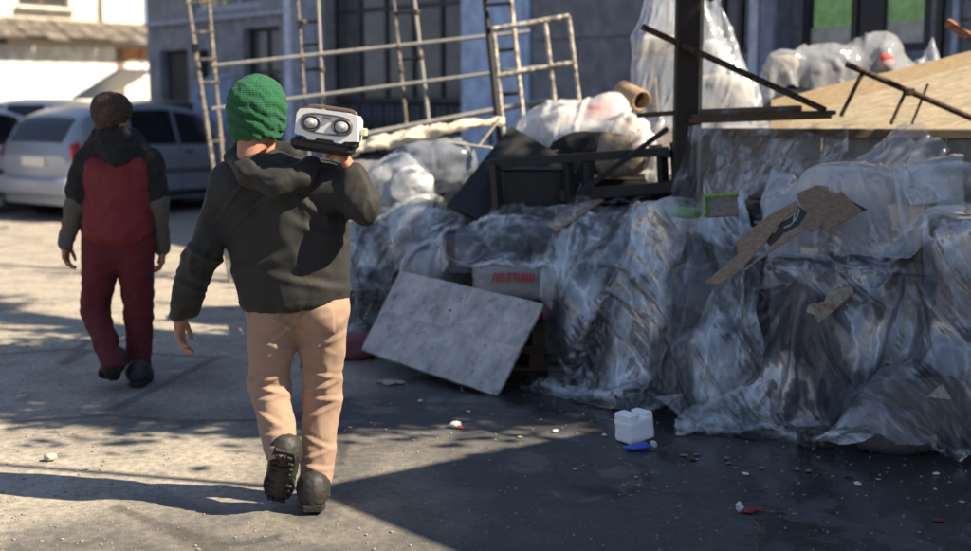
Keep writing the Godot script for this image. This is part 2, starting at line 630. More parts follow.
# ------------------------------------------------------------------ textures
func make_textures() -> void:
	var soft := noise_image(512, 0.012, 5, 11)
	var fine := noise_image(512, 0.09, 3, 12)
	var cells := noise_image(512, 0.05, 1, 13, FastNoiseLite.TYPE_CELLULAR)
	T.mottle = tone(soft, 0.80, 1.0, Color.WHITE, 1.1)
	T.grime = tone(soft, 0.45, 1.0, Color.WHITE, 2.0)
	T.grain = tone(fine, 0.6, 1.0, Color.WHITE, 1.3)
	T.grain_height = tone(fine, 0.0, 1.0, Color.WHITE, 1.2)
	T.soft_height = tone(soft, 0.0, 1.0, Color.WHITE, 1.5)
	T.cell_height = tone(cells, 0.0, 1.0)
	# wood: long streaks
	var w := Image.create(512, 512, false, Image.FORMAT_RGB8)
	var nz := FastNoiseLite.new()
	nz.seed = 5
	nz.frequency = 1.0
	for y in 512:
		for x in 512:
			var warp := nz.get_noise_2d(x * 0.006, y * 0.02) * 14.0
			var v := 0.78 + 0.16 * nz.get_noise_2d(x * 0.008, (y + warp) * 0.16) + 0.14 * nz.get_noise_2d(x * 0.03, y * 0.6)
			var k := clampf(v, 0.3, 1.0)
			w.set_pixel(x, y, Color(k, k * 0.97, k * 0.93))
	T.wood = ImageTexture.create_from_image(w)
	# the laminated board: pale print with smudges and scuffs
	var lam := Image.create(512, 512, false, Image.FORMAT_RGB8)
	nz.frequency = 1.0
	for y in 512:
		for x in 512:
			var v := 0.84 + 0.16 * nz.get_noise_2d(x * 0.010 + 3, y * 0.007) + 0.09 * nz.get_noise_2d(x * 0.03, y * 0.022) + 0.04 * nz.get_noise_2d(x * 0.2, y * 0.06)
			var s := nz.get_noise_2d(x * 0.016 + 90, y * 0.012 + 20) + 0.35 * nz.get_noise_2d(x * 0.09, y * 0.05)
			if s > 0.32: v -= minf(0.3, (s - 0.32) * 0.9) * (0.6 + nz.get_noise_2d(x * 0.25, y * 0.12))
			if absf(nz.get_noise_2d(x * 0.02 + 300, y * 0.006)) < 0.006: v -= 0.12
			v = clampf(v, 0.2, 1)
			lam.set_pixel(x, y, Color(v, v * 0.985, v * 0.96))
	T.laminate = ImageTexture.create_from_image(lam)
	# weave of sacking and knit
	var wv := Image.create(256, 256, false, Image.FORMAT_RGB8)
	for y in 256:
		for x in 256:
			var over := ((x / 8) + (y / 8)) % 2 == 0
			var k := absf(sin((y if over else x) * PI / 8.0))
			wv.set_pixel(x, y, Color.WHITE * lerpf(0.62, 1.0, k))
	T.weave = ImageTexture.create_from_image(wv)
	var kn := Image.create(256, 256, false, Image.FORMAT_RGB8)
	for y in 256:
		for x in 256:
			var cx := fposmod(x, 32.0) - 16.0
			var vy := fposmod(y + absf(cx) * 0.9, 20.0) / 20.0
			var k := sin(vy * PI) * (1.0 - pow(absf(absf(cx) - 8.0) / 8.0, 3.0) * 0.6)
			kn.set_pixel(x, y, Color.WHITE * clampf(0.35 + 0.65 * k, 0, 1))
	T.knit = ImageTexture.create_from_image(kn)
	var tw := Image.create(128, 128, false, Image.FORMAT_RGB8)
	for y in 128:
		for x in 128:
			tw.set_pixel(x, y, Color.WHITE * (0.8 + 0.2 * sin((x + y) * TAU / 8.0)))
	T.twill = ImageTexture.create_from_image(tw)

# the ground: dry dusty asphalt, wet and dark along the heap, with grit, stains and tyre-worn lanes
const GX0 := -11.0
const GZ0 := -22.0
const GS := 20.0
func ground_material() -> StandardMaterial3D:
	var n := 1536
	var big := noise_image(n, 0.006, 4, 31).get_data()
	var mid := noise_image(n, 0.03, 4, 32).get_data()
	var fine := noise_image(n, 0.22, 2, 33).get_data()
	var crack := noise_image(n, 0.011, 1, 34, FastNoiseLite.TYPE_CELLULAR).get_data()
	var col := PackedByteArray()
	col.resize(n * n * 3)
	var rgh := PackedByteArray()
	rgh.resize(n * n)
	var hgt := PackedByteArray()
	hgt.resize(n * n)
	var heap := [Vector2(-4.5, -10.6), Vector2(-0.9, -8.6), Vector2(0.5, -7.2), Vector2(1.1, -6.4), Vector2(2.3, -5.95), Vector2(6, -5.4)]
	# how far each column of the picture lies in front of the heap, looked up per row of x
	var front := PackedFloat32Array()
	front.resize(n)
	for i in n:
		var x := GX0 + GS * (i + 0.5) / n
		var z := -12.0
		for k in heap.size() - 1:
			if x >= heap[k].x and x <= heap[k + 1].x: z = lerpf(heap[k].y, heap[k + 1].y, (x - heap[k].x) / (heap[k + 1].x - heap[k].x))
		if x > 6: z = -5.4
		front[i] = z
	for j in n:
		var z := GZ0 + GS * (j + 0.5) / n
		for i in n:
			var k := j * n + i
			var x := GX0 + GS * (i + 0.5) / n
			var b := big[k] / 255.0 - 0.5
			var m := mid[k] / 255.0 - 0.5
			var f := fine[k] / 255.0 - 0.5
			var ahead := z - front[i]                       # metres in front of the heap
			# dust lies where wheels and feet bring it, left of the wet
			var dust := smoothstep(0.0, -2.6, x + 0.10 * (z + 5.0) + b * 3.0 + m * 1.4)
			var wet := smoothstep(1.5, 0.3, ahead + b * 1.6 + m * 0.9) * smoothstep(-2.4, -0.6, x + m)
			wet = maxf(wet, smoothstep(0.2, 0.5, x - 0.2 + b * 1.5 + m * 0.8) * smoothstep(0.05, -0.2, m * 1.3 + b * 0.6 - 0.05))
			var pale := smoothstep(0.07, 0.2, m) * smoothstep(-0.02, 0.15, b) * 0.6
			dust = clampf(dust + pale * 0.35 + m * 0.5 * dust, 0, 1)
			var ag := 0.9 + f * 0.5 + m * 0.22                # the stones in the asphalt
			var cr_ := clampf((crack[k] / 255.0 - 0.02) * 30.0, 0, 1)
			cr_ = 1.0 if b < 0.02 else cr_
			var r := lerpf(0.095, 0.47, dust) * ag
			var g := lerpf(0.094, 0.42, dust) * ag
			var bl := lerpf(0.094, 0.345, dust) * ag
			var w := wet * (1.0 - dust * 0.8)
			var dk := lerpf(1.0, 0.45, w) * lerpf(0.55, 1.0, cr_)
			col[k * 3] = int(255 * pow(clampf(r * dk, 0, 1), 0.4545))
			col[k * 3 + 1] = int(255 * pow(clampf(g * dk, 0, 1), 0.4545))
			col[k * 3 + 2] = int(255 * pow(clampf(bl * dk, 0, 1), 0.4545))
			rgh[k] = int(255 * clampf(0.92 - 0.74 * w + f * 0.1, 0.1, 1))
			hgt[k] = int(255 * clampf(0.5 + f * (0.5 - 0.32 * w) + m * 0.15 - (1 - cr_) * 0.3, 0, 1))
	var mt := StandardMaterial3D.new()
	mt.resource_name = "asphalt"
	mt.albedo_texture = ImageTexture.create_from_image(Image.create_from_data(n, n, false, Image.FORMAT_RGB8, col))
	mt.roughness = 1.0
	mt.roughness_texture = ImageTexture.create_from_image(Image.create_from_data(n, n, false, Image.FORMAT_L8, rgh))
	mt.roughness_texture_channel = BaseMaterial3D.TEXTURE_CHANNEL_RED
	mt.heightmap_enabled = true
	mt.heightmap_texture = ImageTexture.create_from_image(Image.create_from_data(n, n, false, Image.FORMAT_L8, hgt))
	mt.heightmap_scale = 0.7
	mt.detail_enabled = true
	mt.detail_blend_mode = BaseMaterial3D.BLEND_MODE_MUL
	mt.detail_uv_layer = BaseMaterial3D.DETAIL_UV_2
	mt.detail_albedo = tone(noise_image(1024, 0.2, 3, 35), 0.74, 1.0, Color.WHITE, 1.4)
	return mt

# ------------------------------------------------------------------ camera and light
const SUN_TOWARDS := Vector3(0.968, 0.0, 0.25)   # across the ground, towards the sun
const SUN_UP := 42.0
func make_view() -> void:
	var cam := Camera3D.new()
	cam.name = "camera"
	add_child(cam)
	cam.position = Vector3(0, CAM_H, 0)
	cam.rotation.x = -tilt
	var at := CameraAttributesPhysical.new()
	at.frustum_focal_length = 12.0 * F / 275.5
	at.frustum_focus_distance = 5.5
	at.frustum_near = 0.1
	at.frustum_far = 400.0
	at.exposure_aperture = 1.8
	cam.attributes = at
	cam.fov = rad_to_deg(2.0 * atan(275.5 / F))
	cam.far = 400.0
	cam.current = true
	var e := Environment.new()
	e.background_mode = Environment.BG_SKY
	var sky := Sky.new()
	var sm := ProceduralSkyMaterial.new()
	sm.sky_top_color = Color(0.52, 0.62, 0.79)
	sm.sky_horizon_color = Color(0.84, 0.87, 0.91)
	sm.sky_curve = 0.12
	sm.ground_bottom_color = Color(0.30, 0.28, 0.26)
	sm.ground_horizon_color = Color(0.52, 0.52, 0.52)
	sm.sky_energy_multiplier = 0.66
	sm.ground_energy_multiplier = 0.5
	sm.sun_angle_max = 12.0
	sky.sky_material = sm
	e.sky = sky
	e.tonemap_mode = Environment.TONE_MAPPER_LINEAR
	e.tonemap_exposure = 2.55
	e.sdfgi_enabled = true
	e.ssao_enabled = true
	e.ssil_enabled = true
	var we := WorldEnvironment.new()
	we.name = "surroundings"
	we.environment = e
	add_child(we)
	var sun := DirectionalLight3D.new()
	sun.name = "sun"
	sun.light_energy = 1.6
	sun.light_color = Color(1.0, 0.93, 0.82)
	sun.light_angular_distance = 0.53
	sun.shadow_enabled = true
	add_child(sun)
	var to := (SUN_TOWARDS.normalized() * cos(deg_to_rad(SUN_UP)) + Vector3.UP * sin(deg_to_rad(SUN_UP)))
	sun.look_at_from_position(to * 30.0, Vector3.ZERO, Vector3.UP)

# where the light to a ground point p passes height h
func up_sun(p: Vector3, h: float) -> Vector3:
	return p + (SUN_TOWARDS.normalized() / tan(deg_to_rad(SUN_UP)) + Vector3.UP) * (h - p.y)

# ------------------------------------------------------------------ the setting
func make_ground() -> void:
	var st := SurfaceTool.new()
	st.begin(Mesh.PRIMITIVE_TRIANGLES)
	var s := 150.0
	for c in [[-s, -s], [s, -s], [s, s], [-s, -s], [s, s], [-s, s]]:
		st.set_normal(Vector3.UP)
		st.set_uv(Vector2((c[0] - GX0) / GS, (c[1] - GZ0) / GS))
		st.set_uv2(Vector2(c[0] / 2.3, c[1] / 2.3))
		st.add_vertex(Vector3(c[0], 0, c[1]))
	struct("ground", st.commit(), ground_material())

# wall with openings, in its own x (along), y (up), thickness behind z = 0; holes are Rect2(x, y, w, h)
func wall_mesh(w0: float, w1: float, h: float, holes: Array, thick := 0.3) -> ArrayMesh:
	var xs := [w0, w1]
	var ys := [0.0, h]
	for r in holes:
		for x in [r.position.x, r.end.x]:
			if x > w0 and x < w1: xs.append(x)
		for y in [r.position.y, r.end.y]:
			if y > 0 and y < h: ys.append(y)
	xs.sort()
	ys.sort()
	var g := Shape.new()
	var open := func(x: float, y: float) -> bool:
		if x < w0 or x > w1 or y < 0 or y > h: return true
		for r in holes:
			if r.has_point(Vector2(x, y)): return true
		return false
	for i in xs.size() - 1:
		for j in ys.size() - 1:
			var a: float = xs[i]
			var b: float = xs[i + 1]
			var c: float = ys[j]
			var d: float = ys[j + 1]
			if b - a < 1e-4 or d - c < 1e-4: continue
			var mx := (a + b) / 2
			var my := (c + d) / 2
			if open.call(mx, my): continue
			g.quad(Vector3(a, d, 0), Vector3(b, d, 0), Vector3(b, c, 0), Vector3(a, c, 0))
			g.quad(Vector3(a, d, -thick), Vector3(a, c, -thick), Vector3(b, c, -thick), Vector3(b, d, -thick))
			if open.call(a - 0.001, my): g.quad(Vector3(a, d, -thick), Vector3(a, d, 0), Vector3(a, c, 0), Vector3(a, c, -thick))
			if open.call(b + 0.001, my): g.quad(Vector3(b, d, 0), Vector3(b, d, -thick), Vector3(b, c, -thick), Vector3(b, c, 0))
			if open.call(mx, c - 0.001): g.quad(Vector3(a, c, 0), Vector3(b, c, 0), Vector3(b, c, -thick), Vector3(a, c, -thick))
			if open.call(mx, d + 0.001): g.quad(Vector3(a, d, -thick), Vector3(b, d, -thick), Vector3(b, d, 0), Vector3(a, d, 0))
	return g.done()
# a window as a part: frame, panes
func window(parent: Node3D, r: Rect2, depth: float, fm: Material, gm: Material, cols := 1, rows := 1, bar := 0.05, called := "window") -> MeshInstance3D:
	var g := Shape.new()
	var c := r.get_center()
	g.box(Vector3(c.x, r.position.y + bar / 2, -depth), Vector3(r.size.x, bar, 0.06), 0.004)
	g.box(Vector3(c.x, r.end.y - bar / 2, -depth), Vector3(r.size.x, bar, 0.06), 0.004)
	for i in cols + 1:
		var x: float = lerpf(r.position.x + bar / 2, r.end.x - bar / 2, float(i) / cols)
		g.box(Vector3(x, c.y, -depth), Vector3(bar, r.size.y - 2 * bar - 0.002, 0.058), 0.004)
	for j in range(1, rows):
		var y: float = lerpf(r.position.y, r.end.y, float(j) / rows)
		for i in cols:
			var xa := lerpf(r.position.x + bar / 2, r.end.x - bar / 2, float(i) / cols) + bar / 2 + 0.001
			var xb := lerpf(r.position.x + bar / 2, r.end.x - bar / 2, float(i + 1) / cols) - bar / 2 - 0.001
			g.box(Vector3((xa + xb) / 2, y, -depth), Vector3(xb - xa, bar, 0.052), 0.004)
	var w := part(called, g.done(), fm, parent)
	for i in cols:
		for j in rows:
			var xa := lerpf(r.position.x, r.end.x, float(i) / cols) + bar * 0.6
			var xb := lerpf(r.position.x, r.end.x, float(i + 1) / cols) - bar * 0.6
			var ya := lerpf(r.position.y, r.end.y, float(j) / rows) + bar * 0.4
			var yb := lerpf(r.position.y, r.end.y, float(j + 1) / rows) - bar * 0.4
			var pm := PlaneMesh.new()
			pm.size = Vector2(xb - xa, yb - ya)
			pm.orientation = PlaneMesh.FACE_Z
			part("pane", pm, gm, w, Vector3((xa + xb) / 2, (ya + yb) / 2, -depth))
	return w

# the long shaded building: its wall runs from far left to near right
var wall_a := Vector3(-6.15, 0, -24.0)
var wall_dir := Vector3(0.617, 0, 0.787).normalized()
func on_wall(px: float, py: float) -> Vector2:
	var nrm := Vector3(-wall_dir.z, 0, wall_dir.x)
	var r := ray(px, py)
	var o := Vector3(0, CAM_H, 0)
	var t := (wall_a - o).dot(nrm) / r.dot(nrm)
	var p := o + r * t
	return Vector2((p - wall_a).dot(wall_dir), p.y)
func wall_rect(x0: float, y0: float, x1: float, y1: float) -> Rect2:    # picture corners to a rectangle on the wall
	var a := on_wall(x0, (y0 + y1) / 2)
	var b := on_wall(x1, (y0 + y1) / 2)
	var m := (x0 + x1) / 2
	var top := on_wall(m, y0).y
	var low := maxf(0.02, on_wall(m, y1).y)
	return Rect2(a.x, low, b.x - a.x, top - low)
func clad(o: Node3D, x0: float, x1: float, y0: float, y1: float, m: Material) -> void:
	part("cladding_board", box_mesh(Vector3(x1 - x0, y1 - y0, 0.02), 0.006), m, o, Vector3((x0 + x1) / 2, (y0 + y1) / 2, 0.012))
func make_long_building() -> void:
	var yaw := atan2(-wall_dir.z, wall_dir.x)
	var o := thing("workshop_building", "long shaded grey-blue building with shopfront windows and pale pillars behind the heap", "building", wall_a, yaw)
	var H := 4.6
	var L: float = on_wall(1080, 90).x
	var grey := mat("grey_render", lin(0.33, 0.345, 0.37), 0.9, 0.0, "mottle", 0.35, "grain_height", 0.3)
	var dark := mat("slate_render", lin(0.22, 0.235, 0.265), 0.85, 0.0, "mottle", 0.5, "grain_height", 0.3)
	var frame_pale := mat("pale_blue_paint", lin(0.40, 0.48, 0.62), 0.55, 0.0, "mottle", 0.8)
	var frame_dark := mat("dark_frame", lin(0.018, 0.02, 0.024), 0.5)
	var steel := mat("dark_sheet_steel", lin(0.055, 0.07, 0.095), 0.55, 0.3, "grime", 0.7)
	var pane := film("window_pane", Color(0.75, 0.8, 0.82), 0.06, 0.03)
	var inside := mat("dim_interior", lin(0.30, 0.30, 0.30), 0.9, 0.0, "mottle", 0.4)
	# pieces of the front, left to right, as picture columns
	var door := wall_rect(162, 50, 190, 190)
	var small := wall_rect(195, 50, 209, 80)
	var strip := wall_rect(192, -30, 262, 10)
	var tall := wall_rect(244, 27, 281, 160)
	var bay := wall_rect(325, -60, 462, 200)
	var bluedoor := wall_rect(465, -60, 530, 200)
	var win := wall_rect(699, -60, 755, 54)
	var shop := wall_rect(803, -60, 932, 52)
	var cut := on_wall(530, 0).x
	for r in [bay, bluedoor]: r.size.y = minf(r.size.y, H - 0.5 - r.position.y)
	strip.size.y = minf(strip.size.y, H - 0.4 - strip.position.y)
	win.size.y = minf(win.size.y, H - 0.4 - win.position.y)
	shop.size.y = minf(shop.size.y, H - 0.4 - shop.position.y)
	bay.size.y = H - 0.5 - bay.position.y
	bluedoor.size.y = H - 0.6 - bluedoor.position.y
	part("wall", wall_mesh(0, cut, H, [door, small, strip, tall, bay, bluedoor]), grey, o)
	part("wall", wall_mesh(cut + 0.001, L, H, [win, shop]), dark, o)
	var g := Shape.new()
	g.box(Vector3(L / 2, H / 2, -3.2), Vector3(L, H - 0.02, 0.2), 0)            # back wall of the rooms
	g.box(Vector3(L / 2, 0.01, -1.7), Vector3(L, 0.02, 2.8), 0)
	g.box(Vector3(0.1, H / 2, -1.7), Vector3(0.2, H - 0.02, 2.75), 0)
	g.box(Vector3(L - 0.1, H / 2, -1.7), Vector3(0.2, H - 0.02, 2.75), 0)
	for x in [on_wall(312, 0).x, on_wall(600, 0).x, on_wall(785, 0).x]: g.box(Vector3(x, H / 2, -1.7), Vector3(0.15, H - 0.04, 2.75), 0)
	part("inner_walls", g.done(), inside, o)
	g = Shape.new()
	g.box(Vector3(L / 2, H + 0.1, -1.5), Vector3(L + 0.5, 0.2, 4.2), 0.01)
	part("roof", g.done(), mat("roof_felt", lin(0.09, 0.09, 0.1), 0.95, 0.0, "mottle", 0.5), o)
	# unseen storey added over the left half so its shadow covers the cars
	var up: float = on_wall(548, 90).x
	part("added_shading_storey", box_mesh(Vector3(up, 4.0, 3.3), 0.02), grey, o, Vector3(up / 2, H + 0.2 + 2.0, -1.67))
	part("roof", box_mesh(Vector3(up + 0.5, 0.18, 3.9), 0.02), M.roof_felt, o, Vector3(up / 2, H + 4.3, -1.6))  # roof of the added storey
	# horizontal joints of the dark wall cladding
	for k in 6:
		var y0 := 0.75 * k + 0.04
		var y1 := minf(y0 + 0.735, H - 0.02)
		var x0: float = cut + 0.05
		for r in [win, shop]:
			if r.position.y < y1 and r.end.y > y0:
				var c0 := maxf(r.position.y, y0)
				clad(o, x0 + 0.03, r.position.x - 0.03, y0, y1, dark)
				if c0 - y0 > 0.06: clad(o, r.position.x + 0.0, r.end.x, y0, c0 - 0.04, dark)
				x0 = r.end.x
		clad(o, x0 + 0.03, L - 0.02, y0, y1, dark)
	# plinth band and the grey wall's ledge
	var lx: float = door.end.x + 0.05
	part("ledge", beam(Vector3(0.02, strip.position.y - 0.12, 0.03), Vector3(on_wall(298, 10).x, strip.position.y - 0.12, 0.03), 0.10, 0.06), frame_pale, o)
	# door of planks
	g = Shape.new()
	g.box(Vector3(door.get_center().x, door.get_center().y, -0.16), Vector3(door.size.x - 0.02, door.size.y - 0.02, 0.05), 0.006)
	var dd := part("door", g.done(), mat("black_door", lin(0.025, 0.027, 0.033), 0.6, 0.0, "mottle", 0.9), o)
	part("handle", beam(Vector3(door.position.x + 0.15, 1.0, -0.11), Vector3(door.position.x + 0.3, 1.0, -0.11), 0.025, 0.025), frame_pale, dd)
	window(o, small, 0.15, frame_dark, pane, 1, 1, 0.05)
	window(o, strip, 0.08, frame_pale, pane, 3, 1, 0.09)
	window(o, tall, 0.15, frame_dark, pane, 2, 3, 0.06)
	# pale pillar
	var pl := wall_rect(301, 0, 323, 70)
	part("pillar", beam(Vector3(pl.get_center().x, 0.0, 0.10), Vector3(pl.get_center().x, H - 0.01, 0.10), 0.2, pl.size.x, 0.012), mat("pillar_paint", lin(0.66, 0.74, 0.90), 0.7, 0.0, "mottle", 0.6), o)
	# the bay: frame bars, a row of upright sheets
	var bw := window(o, Rect2(bay.position.x, 1.55, bay.size.x, bay.end.y - 1.55), 0.2, frame_dark, pane, 5, 2, 0.06)
	var ns := 22
	for k in ns:
		var x := bay.position.x + bay.size.x * (k + 0.5) / ns
		var sl := part("gate_slat", box_mesh(Vector3(bay.size.x / ns * (0.72 if k % 2 else 0.9), 1.42, 0.03 if k % 2 else 0.05), 0.006), steel, o, Vector3(x, 0.8, -0.12))
	part("gate_rail", beam(Vector3(bay.position.x + 0.01, 1.3, -0.07), Vector3(bay.end.x - 0.01, 1.3, -0.07), 0.04, 0.06), frame_dark, o)
	part("gate_rail", beam(Vector3(bay.position.x + 0.01, 0.4, -0.07), Vector3(bay.end.x - 0.01, 0.4, -0.07), 0.04, 0.06), frame_dark, o)
	# pale blue metal door with a pressed panel
	var bm := mat("light_blue_metal", lin(0.44, 0.60, 0.86), 0.5, 0.0, "mottle", 0.5)
	g = Shape.new()
	var bc := bluedoor.get_center()
	g.box(Vector3(bc.x, bc.y, 0.02), Vector3(bluedoor.size.x + 0.06, bluedoor.size.y, 0.06), 0.02)
	g.box(Vector3(bc.x - bluedoor.size.x * 0.22, bc.y, 0.055), Vector3(bluedoor.size.x * 0.4, bluedoor.size.y * 0.92, 0.02), 0.009)
	g.box(Vector3(bc.x + bluedoor.size.x * 0.25, bc.y, 0.055), Vector3(bluedoor.size.x * 0.4, bluedoor.size.y * 0.92, 0.02), 0.009)
	var bd := part("blue_door", g.done(), bm, o)
	part("handle", beam(Vector3(bc.x, 1.05, 0.1), Vector3(bc.x, 1.25, 0.1), 0.03, 0.03), frame_dark, bd)
	# dark window with a drawn curtain, pale frame
	window(o, win, 0.1, frame_dark, pane, 3, 1, 0.06)
	g = Shape.new()
	var cp := PackedVector3Array()
	for j in 2:
		for i in 61: cp.append(Vector3(win.position.x + win.size.x * i / 60.0, win.end.y - win.size.y * 0.98 * j, -0.36 + 0.03 * sin(i * 1.05) + 0.012 * sin(i * 2.3)))
	g.grid(cp, 61, 2)
	part("curtain", g.done(), mat("curtain_cloth", lin(0.10, 0.11, 0.13), 0.9), o)
	var wp := wall_rect(757, 0, 769, 50)
	part("pillar", beam(Vector3(wp.get_center().x, 0.0, 0.07), Vector3(wp.get_center().x, H - 0.01, 0.07), 0.12, wp.size.x, 0.01), mat("pillar_paint_white", lin(0.62, 0.68, 0.78), 0.6, 0.0, "mottle", 0.7), o)
	var wq := wall_rect(771, 0, 800, 50)
	part("pillar", beam(Vector3(wq.get_center().x, 0.0, 0.10), Vector3(wq.get_center().x, H - 0.01, 0.10), 0.18, wq.size.x, 0.02), mat("pillar_paint_blue", lin(0.24, 0.29, 0.40), 0.6, 0.0, "mottle", 0.7), o)
	# shop window: black frame, lime green boards over beige boards behind the glass
	var mid := wall_rect(857, 0, 877, 50)
	var lw := Rect2(shop.position.x, shop.position.y, mid.position.x - shop.position.x, shop.size.y)
	var rw := Rect2(mid.end.x, shop.position.y, shop.end.x - mid.end.x, shop.size.y)
	window(o, lw, 0.03, frame_dark, pane, 1, 1, 0.07, "shop_window")
	window(o, rw, 0.03, frame_dark, pane, 1, 1, 0.07, "shop_window")
	part("shop_pillar", box_mesh(Vector3(mid.size.x, shop.size.y, 0.2), 0.01), frame_dark, o, Vector3(mid.get_center().x, shop.get_center().y, -0.12))
	var green := mat("lime_green_board", lin(0.40, 0.80, 0.15), 0.6, 0.0, "mottle", 0.9)
	var beige := mat("beige_board", lin(0.58, 0.54, 0.46), 0.8, 0.0, "mottle", 0.8)
	for q in [[812, 856, 27], [879, 931, 20]]:
		var gr := wall_rect(q[0], -60, q[1], q[2])
		gr.size.y = minf(gr.size.y, shop.end.y - gr.position.y - 0.02)
		part("green_board", box_mesh(Vector3(gr.size.x, gr.size.y, 0.02), 0.002), green, o, Vector3(gr.get_center().x, gr.get_center().y, -0.055))
		var be := wall_rect(q[0] - 6, q[2], q[1] - 2, 51)
		part("beige_board", box_mesh(Vector3(be.size.x, be.size.y - 0.004, 0.03), 0.002), beige, o, Vector3(be.get_center().x, be.get_center().y, -0.06))
	for px in [941, 957]:
		var tr := wall_rect(px, 0, px + 5, 50)
		part("trim_strip", beam(Vector3(tr.get_center().x, 0.0, 0.05), Vector3(tr.get_center().x, H - 0.01, 0.05), 0.06, tr.size.x, 0.006), frame_pale if px > 950 else frame_dark, o)

# the sunlit house on the far left, with a lean-to roof
func make_sunlit_house() -> void:
	var d := 32.0
	var a := P(-160, 100, d - 6.5)
	var b := P(156, 100, d)
	a.y = 0
	b.y = 0
	var dir := (b - a).normalized()
	var L := (b - a).length()
	var o := thing("sunlit_house", "cream house in full sun with a lean-to roof and orange brick panels", "house", a, atan2(-dir.z, dir.x))
	var cream := mat("cream_render", lin(0.80, 0.75, 0.64), 0.9, 0.0, "mottle", 0.25, "grain_height", 0.4)
	var white := mat("white_render", lin(0.85, 0.83, 0.78), 0.9, 0.0, "mottle", 0.3, "grain_height", 0.4)
	var k := d / F
	var X := func(px: float) -> float: return L * (px + 160.0) / 316.0
	var Y := func(py: float) -> float: return P(80, py, 28.5).y
	var win := Rect2(X.call(15), Y.call(3), X.call(70) - X.call(15), 1.3)
	var win2 := Rect2(X.call(-90), Y.call(3), X.call(70) - X.call(15), 1.3)
	part("upper_wall", wall_mesh(0, L, 6.6, [win, win2, Rect2(-1, -1, L + 2, Y.call(36) + 1)]), cream, o, Vector3(0, 0, -0.35))
	var pane: Material = M.window_pane
	for r in [win, win2]:
		var ww := window(o, r, 0.5, mat("brown_frame", lin(0.12, 0.08, 0.06), 0.7), pane, 2, 1, 0.07)
		part("sill", box_mesh(Vector3(r.size.x + 0.2, 0.06, 0.2), 0.008), white, ww, Vector3(r.get_center().x, r.position.y - 0.03, -0.27))
	var g := Shape.new()
	g.box(Vector3(L / 2, 3.3, -2.2), Vector3(L, 6.55, 0.2), 0)
	g.box(Vector3(0.1, 3.3, -1.4), Vector3(0.2, 6.5, 1.4), 0)
	g.box(Vector3(L - 0.1, 3.3, -1.4), Vector3(0.2, 6.5, 1.4), 0)
	part("inner_walls", g.done(), mat("house_inside", lin(0.4, 0.39, 0.37), 0.9), o)
	part("down_pipe", beam(Vector3(X.call(104), Y.call(20), -0.3), Vector3(X.call(104), 6.4, -0.3), 0.09, 0.09, 0.02), mat("zinc", lin(0.3, 0.28, 0.25), 0.5, 0.5), o)
	part("roof", box_mesh(Vector3(L + 0.6, 0.2, 3.0), 0.01), M.roof_felt, o, Vector3(L / 2, 6.72, -1.4))
	# ground floor front under the lean-to
	var low: float = Y.call(38)
	var x1: float = X.call(106)
	var x2: float = X.call(114)
	part("lower_wall", wall_mesh(0, x1, low, [], 0.25), white, o, Vector3(0, 0, 0.1))
	part("corner_post", box_mesh(Vector3(x2 - x1 - 0.02, low, 0.25), 0.01), mat("weathered_post", lin(0.25, 0.18, 0.13), 0.85, 0.0, "mottle", 0.8), o, Vector3((x1 + x2) / 2, low / 2, 0.0))
	var brick := mat("orange_brick", lin(0.62, 0.30, 0.14), 0.9, 0.0, "mottle", 0.7, "cell_height", 0.4)
	var y1: float = Y.call(58)
	for i in 2:
		var xa := lerpf(x2, L, i / 2.0) + 0.02
		var xb := lerpf(x2, L, (i + 1) / 2.0) - 0.02
		part("brick_panel", box_mesh(Vector3(xb - xa, low - y1 - 0.04, 0.2), 0.008), brick, o, Vector3((xa + xb) / 2, (low + y1) / 2, 0.0))
		part("white_panel", box_mesh(Vector3(xb - xa, y1 - 0.02, 0.2), 0.008), white, o, Vector3((xa + xb) / 2, y1 / 2, 0.03))
	# lean-to roof: corrugated sheets with a tiled drip edge
	var sheet := mat("weathered_fibre_cement", lin(0.34, 0.30, 0.26), 0.95, 0.0, "grime", 0.4)
	var top: float = Y.call(21)
	var eave: float = Y.call(37)
	var cnt := 14
	for s in cnt:
		var pp := PackedVector3Array()
		for j in 2:
			for i in 25:
				var x := L * (s + i / 24.0) / cnt
				pp.append(Vector3(x, lerpf(top + 0.1, eave + 0.03 * sin(s * 2.1), j) + 0.035 * cos(i / 24.0 * TAU * 5.0) + 0.01 * (s % 2), lerpf(-0.33, 0.5, j)))
		g = Shape.new()
		g.grid(pp, 25, 2)
		part("roof_sheet", g.done(), sheet, o)
	part("eave_beam", beam(Vector3(0, eave - 0.1, 0.42), Vector3(L, eave - 0.1, 0.42), 0.1, 0.12), mat("dark_timber", lin(0.06, 0.045, 0.035), 0.9, 0.0, "wood", 1.0), o)

